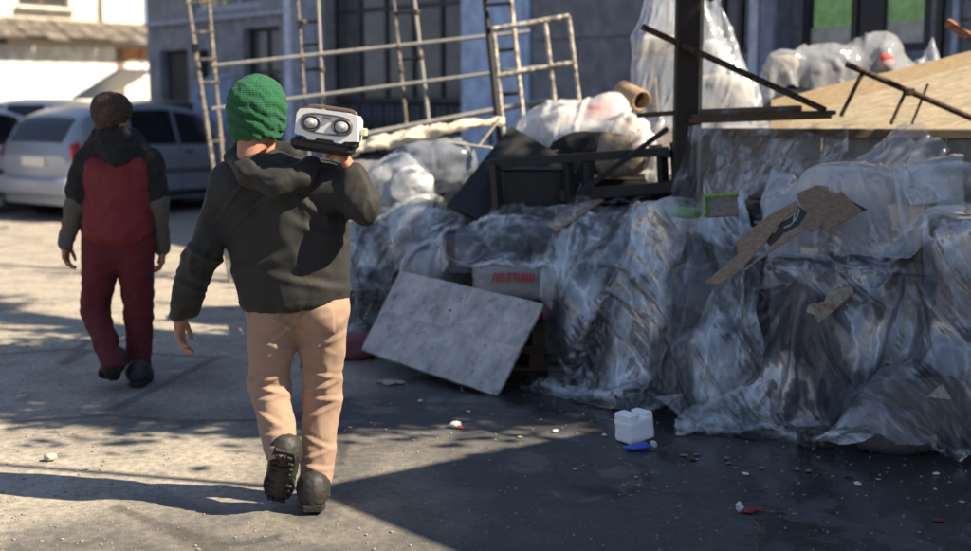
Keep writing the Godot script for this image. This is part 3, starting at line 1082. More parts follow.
# trees and the canopy outside the frame on the right whose shade lies on the heap and the road
func make_tree(at: Vector3, crown: Vector3, rad: Vector3, leaves: int, label: String, sd: int) -> void:
	var o := thing("shade_tree", label, "tree", at, 0.0, "trees beside the heap")
	var r := RandomNumberGenerator.new()
	r.seed = sd
	var g := Shape.new()
	var c := crown - at
	var prevp := Vector3.ZERO
	for i in 6:
		var t := (i + 1) / 6.0
		var q := Vector3(c.x * t * t * t, c.y * 0.8 * t, c.z * t * t * t) + Vector3(r.randf_range(-.06, .06), 0, r.randf_range(-.06, .06))
		g.bar(prevp, q, lerpf(0.17, 0.08, i / 6.0), lerpf(0.17, 0.08, t), 10, false)
		prevp = q
	var tips := []
	for i in 14:
		var a := TAU * i / 14.0 + r.randf() * 0.4
		var e := c + Vector3(cos(a) * rad.x, r.randf_range(-0.7, 0.8) * rad.y, sin(a) * rad.z) * r.randf_range(0.5, 0.85)
		var s := Vector3(c.x, c.y * 0.8, c.z).lerp(Vector3(c.x * 0.4, c.y * 0.55, c.z * 0.4), r.randf())
		var m := s.lerp(e, 0.5) + Vector3(0, 0.15, 0)
		g.bar(s, m, 0.05, 0.035, 6, false)
		g.bar(m, e, 0.035, 0.012, 6, false)
		if ((m - c) / rad).length() < 0.9: tips.append(m)
		tips.append(e)
	part("trunk", g.done(), mat("bark", lin(0.10, 0.075, 0.055), 0.95, 0.0, "grime", 2.0, "grain_height", 1.0), o)
	g = Shape.new()
	for i in leaves:
		var q: Vector3
		if r.randf() < 0.6:
			q = tips[r.randi() % tips.size()] + Vector3(r.randfn(), r.randfn() * 0.7, r.randfn()) * minf(0.34, rad.x * 0.2)
		else:
			while true:
				q = Vector3(r.randf_range(-1, 1), r.randf_range(-1, 1), r.randf_range(-1, 1))
				if q.length() < 1.0: break
			q = c + q * rad
		var u := Vector3(r.randfn(), r.randfn() * 0.5, r.randfn()).normalized()
		var w := u.cross(Vector3(r.randfn(), 2.0, r.randfn())).normalized()
		var s := r.randf_range(0.05, 0.09)
		g.quad(q - u * s, q + w * s * 0.55, q + u * s, q - w * s * 0.55)
	var lf := mat("leaf", lin(0.06, 0.10, 0.03), 0.6)
	lf.backlight_enabled = true
	lf.backlight = Color(0.2, 0.3, 0.1)
	part("crown", g.done(), lf, o)
func make_shade() -> void:
	# canopy on posts: the corner of its shadow falls beside the walking man's boot
	var h := 3.4
	var corner := up_sun(G(322, 491), h)
	var e1 := (G(545, 446) - G(322, 491)).normalized()
	var e2 := (G(470, 551) - G(322, 491)).normalized()
	var o := thing("market_canopy", "flat timber canopy on posts beside the heap", "canopy", Vector3(corner.x, 0, corner.z))
	var a := Vector3(0, h, 0)
	var b := a + e1 * 7.0
	var d := a + e2 * 6.0
	var g := Shape.new()
	var th := Vector3(0, 0.08, 0)
	var c := b + e2 * 6.0
	g.quad(a + th, b + th, c + th, d + th)
	g.quad(a, d, c, b)
	g.quad(a, b, b + th, a + th)
	g.quad(b, c, c + th, b + th)
	g.quad(c, d, d + th, c + th)
	g.quad(d, a, a + th, d + th)
	part("deck", g.done(), M.roof_felt, o)
	for q in [e1 * 6.6 + e2 * 0.5, e2 * 5.6 + e1 * 0.5, e1 * 6.6 + e2 * 5.6, e1 * 2.6 + e2 * 0.3]:
		part("post", beam(Vector3(q.x, 0, q.z), Vector3(q.x, h - 0.004, q.z), 0.1, 0.1), mat("timber_post", lin(0.16, 0.11, 0.07), 0.9, 0.0, "wood", 1.0), o)
	# a slim pole whose shadow lies along the road behind the walking man's feet
	var pb := G(265, 486) + SUN_TOWARDS.normalized() * 3.8
	var pole := thing("slim_pole", "slim steel pole standing beside the canopy", "pole", Vector3(pb.x, 0, pb.z))
	part("shaft", bar_mesh(Vector3.ZERO, Vector3(0, 6.0, 0), 0.024, 10), mat("pole_steel", lin(0.35, 0.35, 0.35), 0.5, 0.6), pole)
	part("base_plate", box_mesh(Vector3(0.2, 0.02, 0.2), 0.004), M.pole_steel, pole, Vector3(0, 0.01, 0))

# ------------------------------------------------------------------ cars
const CAR_X := [-2.12, -2.10, -2.02, -1.90, -1.74, -1.45, -0.9, -0.2, 0.4, 0.75, 1.1, 1.28, 1.7, 1.95, 2.08, 2.12]
const CAR_TOP := [0.86, 1.00, 1.12, 1.29, 1.40, 1.49, 1.56, 1.565, 1.48, 1.34, 1.13, 1.02, 0.93, 0.82, 0.68, 0.55]
const CAR_W := [0.74, 0.79, 0.83, 0.855, 0.865, 0.87, 0.87, 0.87, 0.87, 0.865, 0.86, 0.855, 0.82, 0.75, 0.64, 0.55]
func car_at(table: Array, x: float) -> float:
	for i in CAR_X.size() - 1:
		if x <= CAR_X[i + 1]: return lerpf(table[i], table[i + 1], clampf((x - CAR_X[i]) / (CAR_X[i + 1] - CAR_X[i]), 0, 1))
	return table[-1]
# t runs from the sill (0) over the belt line (0.5) to the middle of the roof (1)
func car_point(x: float, t: float, side: float) -> Vector3:
	var top := car_at(CAR_TOP, x)
	var w := car_at(CAR_W, x)
	var belt := minf(lerpf(0.98, 0.90, (x + 2.1) / 4.2), top - 0.05)
	var z: float
	var y: float
	if t <= 0.5:
		var s := t * 2
		y = lerpf(0.22, belt, s)
		z = w * (0.93 + 0.07 * sin(s * PI * 0.8) - 0.015 * s + 0.012 * sin(s * PI * 3))
	else:
		var s := (t - 0.5) * 2
		var tumble := clampf((top - belt) / 0.65, 0.0, 1.0)
		var a := s * PI / 2
		var wb := w * (0.93 + 0.07 * sin(0.8 * PI) - 0.015)
		# up the glass, then over the roof
		if s < 0.6:
			y = lerpf(belt, belt + (top - belt) * 0.88, s / 0.6)
			z = lerpf(wb, wb - 0.20 * tumble - 0.1 * (1 - tumble), s / 0.6)
		else:
			var q := (s - 0.6) / 0.4
			y = belt + (top - belt) * (0.88 + 0.12 * sin(q * PI / 2))
			z = (wb - 0.20 * tumble - 0.1 * (1 - tumble)) * cos(q * PI / 2)
	return Vector3(x, y, z * side)
func car_patch(x0: float, x1: float, t0: float, t1: float, side: float, out: float, nx := 12, nt := 8, slant0 := 0.0, slant1 := 0.0) -> ArrayMesh:
	var g := Shape.new()
	var pp := PackedVector3Array()
	for j in nt + 1:
		var q := float(j) / nt
		for i in nx + 1:
			var t := lerpf(t0, t1, q)
			var x := lerpf(x0 + slant0 * q, x1 + slant1 * q, float(i) / nx)
			var p := car_point(x, t, side)
			var du := car_point(x + 0.01, t, side) - car_point(x - 0.01, t, side)
			var dv := car_point(x, minf(t + 0.01, 1), side) - car_point(x, t - 0.01, side)
			pp.append(p + dv.cross(du).normalized() * out * -side)
	g.grid(pp, nx + 1, nt + 1)
	return g.done()
func make_car(called: String, label: String, paint: Material, at: Vector3, turn: float, tailgate_up := false) -> Node3D:
	var o := thing(called, label, "car", at, turn, "parked cars")
	var glass := mat("car_glass", lin(0.012, 0.015, 0.02), 0.06)
	var black := mat("car_black_plastic", lin(0.02, 0.02, 0.022), 0.6)
	var g := Shape.new()
	for side in [-1.0, 1.0]:
		var pp := PackedVector3Array()
		var nx := 64
		var nt := 26
		for j in nt + 1:
			for i in nx + 1: pp.append(car_point(lerpf(-2.12, 2.12, float(i) / nx), float(j) / nt, side))
		g.grid(pp, nx + 1, nt + 1)
	for e in [-2.12, 2.12]:                          # the closed ends
		for i in 12:
			var a := car_point(e, i / 12.0, 1)
			var b := car_point(e, (i + 1) / 12.0, 1)
			g.quad(a, b, Vector3(b.x, b.y, -b.z), Vector3(a.x, a.y, -a.z))
	g.box(Vector3(0, 0.26, 0), Vector3(4.0, 0.12, 1.5), 0.02)
	part("body", g.done(), paint, o)
	for side in [-1.0, 1.0]:
		part("side_window", car_patch(-0.95, -0.10, 0.515, 0.775, side, 0.006, 12, 6, 0.03, 0.0), glass, o)
		part("side_window", car_patch(-0.04, 0.85, 0.515, 0.775, side, 0.006, 12, 6, 0.0, -0.34), glass, o)
		part("side_window", car_patch(-1.72, -1.02, 0.525, 0.765, side, 0.006, 12, 6, 0.22, 0.03), glass, o)
		part("tail_light", car_patch(-2.095, -1.93, 0.40, 0.60, side, 0.008, 6, 8, 0.03, 0.0), mat("tail_light_red", lin(0.35, 0.015, 0.02), 0.25), o)
		part("head_light", car_patch(1.88, 2.08, 0.30, 0.46, side, 0.008), mat("head_light_glass", lin(0.6, 0.62, 0.65), 0.1), o)
		for x in [-0.99, -0.07, 0.92]: part("door_seam", car_patch(x, x + 0.012, 0.08, 0.52, side, 0.002, 1, 10), black, o)
		part("sill_trim", car_patch(-1.0, 1.0, 0.02, 0.08, side, 0.006, 12, 2), black, o)
		part("side_moulding", car_patch(-0.92, 0.88, 0.24, 0.29, side, 0.008, 12, 2), mat("car_trim_grey", lin(0.1, 0.105, 0.115), 0.5), o)
		for x in [-0.75, 0.1]:
			var hp := car_point(x, 0.45, side)
			part("door_handle", box_mesh(Vector3(0.17, 0.03, 0.035), 0.008), black, o, hp)
		var mp := car_point(0.72, 0.52, side)
		part("wing_mirror", box_mesh(Vector3(0.1, 0.13, 0.2), 0.03), paint, o, mp + Vector3(0, 0.05, side * 0.1))
		for x in [-1.28, 1.28]:
			var c := Vector3(x, 0.31, side * 0.775)
			part("wheel_arch", bar_mesh(c + Vector3(0, 0.02, side * 0.03), c + Vector3(0, 0.02, side * 0.086), 0.36, 28), black, o)
			var w := Shape.new()
			var bs := Basis(Vector3.RIGHT, PI / 2 * side)
			w.lathe([Vector2(0.2, -0.1), Vector2(0.29, -0.105), Vector2(0.31, -0.08), Vector2(0.312, 0.08), Vector2(0.29, 0.108), Vector2(0.2, 0.10)], c + Vector3(0, 0, side * 0.02), 28, bs)
			var tyre := part("wheel", w.done(), mat("rubber", lin(0.018, 0.018, 0.018), 0.85), o)
			w = Shape.new()
			for k in 7:
				var an := TAU * k / 7
				w.box(c + Vector3(cos(an) * 0.1, sin(an) * 0.1, side * 0.10), Vector3(0.2, 0.045, 0.02), 0.006, Basis(Vector3.BACK, an))
			w.lathe([Vector2(0.0, 0.102), Vector2(0.05, 0.1), Vector2(0.05, 0.08), Vector2(0.19, 0.075), Vector2(0.2, 0.105)], c + Vector3(0, 0, side * 0.02), 24, bs)
			part("rim", w.done(), mat("alloy", lin(0.45, 0.46, 0.48), 0.35, 0.8), tyre)
	# rear: window, bumper, plate
	g = Shape.new()
	for side in [-1.0, 1.0]:
		var pp := PackedVector3Array()
		for j in 7:
			for i in 9: pp.append(car_point(lerpf(-2.075, -1.80, j / 6.0), lerpf(0.86, 1.0, i / 8.0), side) + Vector3(-0.008, 0.006, 0))
		g.grid(pp, 9, 7)
	var rw := part("rear_window", g.done(), glass, o)
	part("bumper", box_mesh(Vector3(0.16, 0.26, 1.62), 0.06), paint, o, Vector3(-2.13, 0.45, 0))
	part("number_plate", box_mesh(Vector3(0.012, 0.12, 0.52), 0.003), mat("plate_white", lin(0.75, 0.72, 0.62), 0.5), o, Vector3(-2.135, 0.78, 0))
	part("bumper", box_mesh(Vector3(0.16, 0.26, 1.4), 0.06), paint, o, Vector3(2.11, 0.42, 0))
	g = Shape.new()
	for side in [-1.0, 1.0]:
		var pp := PackedVector3Array()
		for j in 7:
			for i in 9: pp.append(car_point(lerpf(0.62, 1.18, j / 6.0), lerpf(0.83, 1.0, i / 8.0), side) + Vector3(0.006, 0.008, 0))
		g.grid(pp, 9, 7)
	part("windscreen", g.done(), glass, o)
	if tailgate_up:
		var tg := part("open_tailgate", box_mesh(Vector3(1.15, 0.05, 1.35), 0.02), paint, o, Vector3(-2.0, 1.84, 0), Vector3(0, 0, -0.5))
		part("tailgate_window", box_mesh(Vector3(0.5, 0.012, 1.1), 0.004), glass, tg, Vector3(-0.1, 0.03, 0))
	return o
func make_cars() -> void:
	var silver := mat("silver_paint", lin(0.29, 0.325, 0.385), 0.28, 0.3)
	silver.clearcoat_enabled = true
	silver.clearcoat = 0.6
	var white := mat("white_paint", lin(0.66, 0.69, 0.73), 0.35)
	white.clearcoat_enabled = true
	var dark := mat("dark_green_paint", lin(0.02, 0.035, 0.032), 0.3)
	dark.clearcoat_enabled = true
	# the rear right wheel of the silver car stands where the picture shows it
	var yaw := deg_to_rad(54)
	var fwd := Vector3(cos(yaw), 0, -sin(yaw))
	var right := Vector3(sin(yaw), 0, cos(yaw))
	var wheel := G(117, 219)
	make_car("silver_hatchback", "silver hatchback with red tail light and dark windows behind the man in red", silver, wheel + fwd * 1.14 - right * 0.74, yaw).scale = Vector3(0.88, 1.0, 0.95)
	make_car("white_car", "pale car parked left of the silver hatchback, only its tail in view", white, G(-38, 212), yaw - 0.08)
	make_car("white_hatchback", "white hatchback with its tailgate raised behind the silver car", white, P(22, 130, 26.0) * Vector3(1, 0, 1), deg_to_rad(168), true)
	make_car("dark_green_car", "dark green car standing by the workshop door", dark, P(176, 130, 21.6) * Vector3(1, 0, 1), deg_to_rad(52))

# ------------------------------------------------------------------ frames and ladders before the building
func stand(p: Vector3) -> Vector3: return Vector3(p.x, 0.0, p.z)
func down_to_ground(a: Vector3, b: Vector3) -> Vector3:      # carry the line a-b on to the ground
	return b + (b - a) * (b.y / (a.y - b.y))
func rail(o: Node3D, x0: float, y0: float, x1: float, y1: float, dd: float, r: float, m: Material, called: String) -> MeshInstance3D:
	return part(called, bar_mesh(P(x0, y0, dd) - o.position, P(x1, y1, dd) - o.position, r, 8), m, o)
func make_frames() -> void:
	var galv := mat("galvanised_pipe", lin(0.42, 0.41, 0.38), 0.5, 0.1, "mottle", 1.5)
	var rust := mat("rusty_pipe", lin(0.30, 0.265, 0.23), 0.8, 0.1, "grime", 3.0)
	var black := mat("black_steel", lin(0.018, 0.018, 0.02), 0.55, 0.2, "mottle", 2.0)
	var d := 11.5
	# the long frame of pipes leaning before the bay
	var o := thing("pipe_frame", "long frame of grey steel pipes leaning in front of the dark bay", "metal frame", stand(P(400, 110, d)))
	var at := o.position
	rail(o, 212, 66, 530, 31.5, d, 0.016, galv, "long_rail")
	rail(o, 212, 109, 572, 63, d - 0.05, 0.016, galv, "long_rail")
	rail(o, 330, 141, 560, 98, d - 0.1, 0.024, galv, "long_rail")
	for q in [[296, -20, 304.5, 98], [317, -20, 322.5, 99], [391.5, -20, 405, 112], [412, -20, 428, 116]]:
		var a := P(q[0], q[1], d + 0.05)
		var b := P(q[2], q[3], d - 0.02)
		part("upright", bar_mesh(a - at, down_to_ground(a, b) - at, 0.0155, 8), galv if q[0] > 400 or q[0] == 317 else rust, o)
	for q in [[297, 22, 318], [300, 70, 320], [393, 13, 414], [399, 59, 421], [299, 45, 319]]:
		rail(o, q[0], q[1], q[2], q[1] - 1, d + 0.02, 0.014, black, "rung")
	for q in [[304, 22], [322, 70], [421, 57], [417, 12], [303, 60], [399, 47], [401, 70]]:
		part("clamp", box_mesh(Vector3(0.045, 0.05, 0.05), 0.012), mat("rust_orange", lin(0.20, 0.13, 0.09), 0.9, 0.0, "grime", 6.0), o, P(q[0], q[1], d) - at)
	# shorter bright frame to its right
	var d2 := 10.6
	o = thing("short_frame", "short sunlit frame of white pipes at the end of the long frame", "metal frame", stand(P(545, 80, d2)))
	at = o.position
	rail(o, 492, 29.5, 569, 16.5, d2, 0.022, mat("white_pipe", lin(0.72, 0.66, 0.56), 0.6, 0.0, "grime", 2.0), "top_rail")
	rail(o, 497, 76, 572, 63, d2, 0.022, M.white_pipe, "lower_rail")
	for q in [[493.5, 30, 501, 108], [545, 20, 552.5, 84], [568.5, 16, 577, 84]]:
		var a := P(q[0], q[1], d2)
		var b := P(q[2], q[3], d2)
		part("upright", bar_mesh(a - at, down_to_ground(a, b) - at, 0.017, 8), M.white_pipe, o)
	# black ladder with one pale stile
	var d3 := 10.9
	o = thing("ladder", "black steel ladder with one pale stile propped on the blue door", "ladder", stand(P(500, 110, d3)))
	at = o.position
	for q in [[482.5, -25, 497, 118, 0.024], [508, -25, 523, 116, 0.02]]:
		var a := P(q[0], q[1], d3 + 0.1)
		var b := P(q[2], q[3], d3 - 0.1)
		part("stile", bar_mesh(a - at, down_to_ground(a, b) - at, q[4], 8), black if q[0] < 490 else M.white_pipe, o)
	for y in [-20, 4, 28, 50, 72, 94]:
		rail(o, 484 + y * 0.1, y + 1.0, 511 + y * 0.1, y - 1.0, d3, 0.016, black, "rung")
	# left ladder, brown and spotted with rust
	var d4 := 12.2
	o = thing("leaning_ladder", "narrow brown rusty ladder leaning beside the silver car", "ladder", stand(P(215, 150, d4)))
	at = o.position
	for q in [[184, -25, 206, 120, 0.022], [206, -25, 220, 130, 0.020]]:
		var a := P(q[0], q[1], d4 + 0.2)
		var b := P(q[2], q[3], d4 - 0.2)
		part("stile", bar_mesh(a - at, down_to_ground(a, b) - at, q[4], 8), rust, o)
	for y: float in [-18.0, 3, 33, 60, 83, 110, 142, 175]:
		var x0 := 184 + (y + 25) * 22 / 145.0
		var x1 := 206 + (y + 25) * 14 / 155.0
		rail(o, x0 - 2, y, x1 + 3, y - 1, d4 - 0.1, 0.013, rust, "rung")
	for y in [48, 96, 128]: part("clamp", box_mesh(Vector3(0.06, 0.08, 0.06), 0.012), black, o, P(184 + (y + 25) * 0.152, y, d4 - 0.05) - at)
	# pale blue sheet standing behind it
	o = thing("blue_sheet", "pale blue sheet panel standing behind the rusty ladder", "panel", stand(P(214, 110, 21.0)))
	at = o.position
	var g := Shape.new()
	var c := [P(194, 82, 21.0), P(232, 74, 21.0), P(229, 130, 20.95), P(188, 132, 20.95)]
	g.prism(PackedVector2Array([Vector2(c[0].x, c[0].y), Vector2(c[1].x, c[1].y), Vector2(c[2].x + 0.02, 0.0), Vector2(c[3].x, 0.0)]), -0.012, 0.012, Basis.IDENTITY, Vector3(-at.x, 0, 0))
	part("panel", g.done(), mat("sky_blue_sheet", lin(0.42, 0.53, 0.72), 0.5, 0.0, "mottle", 0.8), o)
	part("edge_strip", beam(Vector3(c[0].x, c[0].y, at.z + 0.02) - at, Vector3(c[1].x, c[1].y, at.z + 0.02) - at, 0.03, 0.04), M.pillar_paint_white if M.has("pillar_paint_white") else galv, o)

# ------------------------------------------------------------------ the heap
# a soft bag, sack or cushion: a rounded block with its own dents and creases
func bag_mesh(half: Vector3, sd: int, crumple := 0.05, square := 2.6, fine := 3.0) -> ArrayMesh:
	var nz := FastNoiseLite.new()
	nz.seed = sd
	nz.frequency = 1.0
	var ce := FastNoiseLite.new()
	ce.seed = sd + 5
	ce.noise_type = FastNoiseLite.TYPE_CELLULAR
	ce.cellular_return_type = FastNoiseLite.RETURN_DISTANCE
	ce.fractal_type = FastNoiseLite.FRACTAL_NONE
	ce.frequency = 1.0
	var nu := 57
	var nv := 37
	var pp := PackedVector3Array()
	for j in nv:
		var la := -PI / 2 + PI * j / (nv - 1)
		for i in nu:
			var lo := TAU * i / (nu - 1)
			var d := Vector3(cos(la) * cos(lo), sin(la), cos(la) * sin(lo))
			var r := pow(pow(absf(d.x), square) + pow(absf(d.y), square) + pow(absf(d.z), square), -1.0 / square)
			var q := d * r
			var s := half * q * fine * 3.0
			var k := 1.0 + crumple * (nz.get_noise_3dv(s * 0.5) * 1.4 + ce.get_noise_3dv(s) * 0.9 + 0.4 * ce.get_noise_3dv(s * 2.1))
			q = half * q * k
			if q.y < -half.y * 0.92: q.y = -half.y * 0.92
			pp.append(q)
	for j in nv: pp[j * nu + nu - 1] = pp[j * nu]
	var g := Shape.new()
	g.grid(pp, nu, nv)
	return g.done()
func bag(called: String, label: String, category: String, c: Vector3, half: Vector3, m: Material, sd: int, turn := 0.0, roll := 0.0, crumple := 0.05, square := 2.6, group := "") -> MeshInstance3D:
	var o := single(called, bag_mesh(half, sd, crumple, square), m, label, category, c, Vector3(0, turn, roll), group)
	support_ball(o.transform, half * 1.10 + Vector3.ONE * 0.01)
	return o
# boxes of slats
func crate(label: String, c: Vector3, s: Vector3, m: Material, turn := 0.0, group := "") -> Node3D:
	var o := thing("plastic_crate", label, "crate", c - Vector3(0, s.y / 2, 0), turn, group)
	part("bottom", box_mesh(Vector3(s.x - 0.04, 0.02, s.z - 0.04), 0.003), m, o, Vector3(0, 0.012, 0))
	var rows := 4
	for k in rows:
		var y := (k + 0.5) * s.y / rows
		for sg in [-1.0, 1.0]:
			part("slat", box_mesh(Vector3(s.x - 0.03, s.y / rows * 0.78, 0.014), 0.003), m, o, Vector3(0, y, sg * (s.z / 2 - 0.008)))
			part("slat", box_mesh(Vector3(0.014, s.y / rows * 0.78, s.z - 0.04), 0.003), m, o, Vector3(sg * (s.x / 2 - 0.008), y, 0))
	for sx in [-1.0, 1.0]:
		for sz in [-1.0, 1.0]:
			part("corner_post", box_mesh(Vector3(0.04, s.y, 0.04), 0.006), m, o, Vector3(sx * (s.x / 2 - 0.036), s.y / 2, sz * (s.z / 2 - 0.036)))
	support_box(Transform3D(Basis(Vector3.UP, turn), c), s / 2)
	return o
func carton(called: String, label: String, c: Vector3, s: Vector3, m: Material, turn := 0.0, roll := 0.0, tape: Material = null, category := "box") -> Node3D:
	var o := thing(called, label, category, c)
	var b := Basis(Vector3.UP, turn) * Basis(Vector3.BACK, roll)
	o.basis = b
	o.position = c - b * Vector3(0, s.y / 2, 0)
	part("box_body", box_mesh(Vector3(s.x, s.y - 0.008, s.z), 0.008), m, o, Vector3(0, s.y / 2 - 0.004, 0))
	for sg in [-1.0, 1.0]: part("lid_flap", box_mesh(Vector3(s.x - 0.006, 0.006, s.z / 2 - 0.006), 0.001), m, o, Vector3(0, s.y + 0.0005, sg * s.z / 4))
	if tape: part("tape", box_mesh(Vector3(s.x + 0.006, 0.002, 0.05), 0.0), tape, o, Vector3(0, s.y + 0.0055, 0))
	support_box(Transform3D(b, c), s / 2)
	return o
# an outline in the picture laid on a plane through three points, with thickness
func on_plane(px: float, py: float, a: Vector3, nrm: Vector3) -> Vector3:
	var r := ray(px, py)
	var o := Vector3(0, CAM_H, 0)
	return o + r * ((a - o).dot(nrm) / r.dot(nrm))
func flat_piece(called: String, label: String, category: String, pts: Array, a: Vector3, b: Vector3, c: Vector3, thick: float, m: Material, group := "") -> MeshInstance3D:
	var nrm := (b - a).cross(c - a).normalized()
	if nrm.dot(Vector3(0, CAM_H, 0) - a) < 0: nrm = -nrm
	var x := (b - a).normalized()
	var y := nrm.cross(x)
	var centre := Vector3.ZERO
	var w := []
	for q in pts:
		var p := on_plane(q[0], q[1], a, nrm)
		w.append(p)
		centre += p / pts.size()
	var poly := PackedVector2Array()
	for p in w: poly.append(Vector2((p - centre).dot(x), (p - centre).dot(y)))
	var g := Shape.new()
	g.prism(poly, -thick / 2, thick / 2)
	var o := single(called, g.done(), m, label, category, centre, Vector3.ZERO, group)
	o.basis = Basis(x, y, nrm)
	return o
# a sheet by its four corners
func board(called: String, label: String, category: String, tl: Vector3, tr: Vector3, br: Vector3, bl: Vector3, thick: float, m: Material, chip := 0.003) -> MeshInstance3D:
	var c := (tl + tr + br + bl) / 4
	var x := ((tr - tl) + (br - bl)).normalized()
	var nrm := x.cross((tl - bl) + (tr - br)).normalized()
	var y := nrm.cross(x)
	var poly := PackedVector2Array()
	var cs := [bl, br, tr, tl]
	var rr := RandomNumberGenerator.new()
	rr.seed = label.length() * 31
	for k in 4:
		var p0 := Vector2((cs[k] - c).dot(x), (cs[k] - c).dot(y))
		var p1 := Vector2((cs[(k + 1) % 4] - c).dot(x), (cs[(k + 1) % 4] - c).dot(y))
		var inward := (p1 - p0).orthogonal().normalized() * -1.0
		if inward.dot(-(p0 + p1)) < 0: inward = -inward
		for i in 14:
			var t := (i + 0.35 * rr.randf()) / 14.0 if i else 0.004
			var dent := chip * (rr.randf() * rr.randf() + (1.5 if rr.randf() < 0.12 else 0.0))
			if i == 0: dent = chip * rr.randf_range(0.2, 1.8)
			poly.append(p0.lerp(p1, t) + inward * dent)
	var g := Shape.new()
	g.prism(poly, -thick / 2, thick / 2)
	# uv along the board
	for i in g.v.size(): g.uv[i] = Vector2(g.v[i].x, g.v[i].y)
	var o := single(called, g.done(), m, label, category, c)
	o.basis = Basis(x, y, nrm)
	return o
func lower_supports(n0: int) -> void: pass

func heap_materials() -> void:
	mat("black_plastic", lin(0.008, 0.008, 0.009), 0.5, 0.0, "mottle", 2.0)
	mat("black_bag", lin(0.012, 0.012, 0.014), 0.28)
	mat("navy_plastic", lin(0.02, 0.026, 0.042), 0.45, 0.0, "mottle", 1.5)
	mat("grey_sack", lin(0.36, 0.35, 0.34), 0.85, 0.0, "weave", 14.0)
	mat("white_sack", lin(0.52, 0.50, 0.46), 0.8, 0.0, "weave", 16.0)
	mat("dark_red_sack", lin(0.14, 0.02, 0.022), 0.8, 0.0, "weave", 14.0)
	mat("brown_sack", lin(0.13, 0.115, 0.10), 0.9, 0.0, "weave", 12.0)
	mat("cardboard", lin(0.34, 0.225, 0.145), 0.9, 0.0, "mottle", 3.0, "grain_height", 0.1)
	mat("cardboard_light", lin(0.40, 0.27, 0.17), 0.9, 0.0, "mottle", 2.0)
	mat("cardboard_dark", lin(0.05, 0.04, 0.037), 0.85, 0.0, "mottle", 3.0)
	mat("tape", lin(0.30, 0.19, 0.09), 0.3)
	mat("foam", lin(0.80, 0.80, 0.80), 0.9, 0.0, "mottle", 4.0, "grain_height", 0.3)
	mat("cream_foam", lin(0.66, 0.58, 0.45), 0.85, 0.0, "mottle", 1.5)
	mat("plywood", lin(0.86, 0.77, 0.59), 0.7, 0.0, "wood", 0.7)
	mat("plywood_edge", lin(0.76, 0.62, 0.42), 0.85, 0.0, "wood", 2.0)
	mat("old_plank", lin(0.17, 0.11, 0.07), 0.9, 0.0, "wood", 1.3)
	mat("grey_plank", lin(0.22, 0.18, 0.14), 0.9, 0.0, "wood", 1.1)
	mat("dark_post", lin(0.045, 0.036, 0.03), 0.85, 0.0, "wood", 1.0)
	mat("lime_packet", lin(0.20, 0.42, 0.06), 0.5, 0.0, "mottle", 5.0)
	mat("taupe", lin(0.24, 0.19, 0.165), 0.8, 0.0, "mottle", 3.0)
	mat("tan_paper", lin(0.42, 0.35, 0.25), 0.9, 0.0, "mottle", 4.0)
	mat("rust_bar", lin(0.10, 0.06, 0.04), 0.85, 0.2, "grime", 4.0)
	mat("orange_bar", lin(0.42, 0.16, 0.06), 0.7, 0.0, "grime", 4.0)
	mat("panel_beige", lin(0.33, 0.31, 0.27), 0.85, 0.0, "mottle", 0.8)
	mat("charcoal_cloth", lin(0.035, 0.035, 0.038), 0.95, 0.0, "weave", 18.0)
	mat("dull_grey", lin(0.16, 0.165, 0.175), 0.7, 0.0, "mottle", 2.0)
	mat("red_print", lin(0.42, 0.03, 0.035), 0.7)
	mat("red_bag", lin(0.62, 0.10, 0.07), 0.5)
	mat("beige_metal", lin(0.40, 0.36, 0.26), 0.5, 0.0, "mottle", 2.5)
	film("film_clear", Color(0.84, 0.88, 0.93), 0.17, 0.10)
	film("film_milky", Color(0.86, 0.89, 0.93), 0.28, 0.13)
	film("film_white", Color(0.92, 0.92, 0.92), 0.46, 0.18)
	creased_film("film_front", Color(0.89, 0.90, 0.90), 0.055, 0.74, 101, 0.5)
	creased_film("film_fold", Color(0.90, 0.91, 0.91), 0.085, 0.84, 102, 0.45)
	film("film_grey", Color(0.55, 0.58, 0.63), 0.5, 0.2)

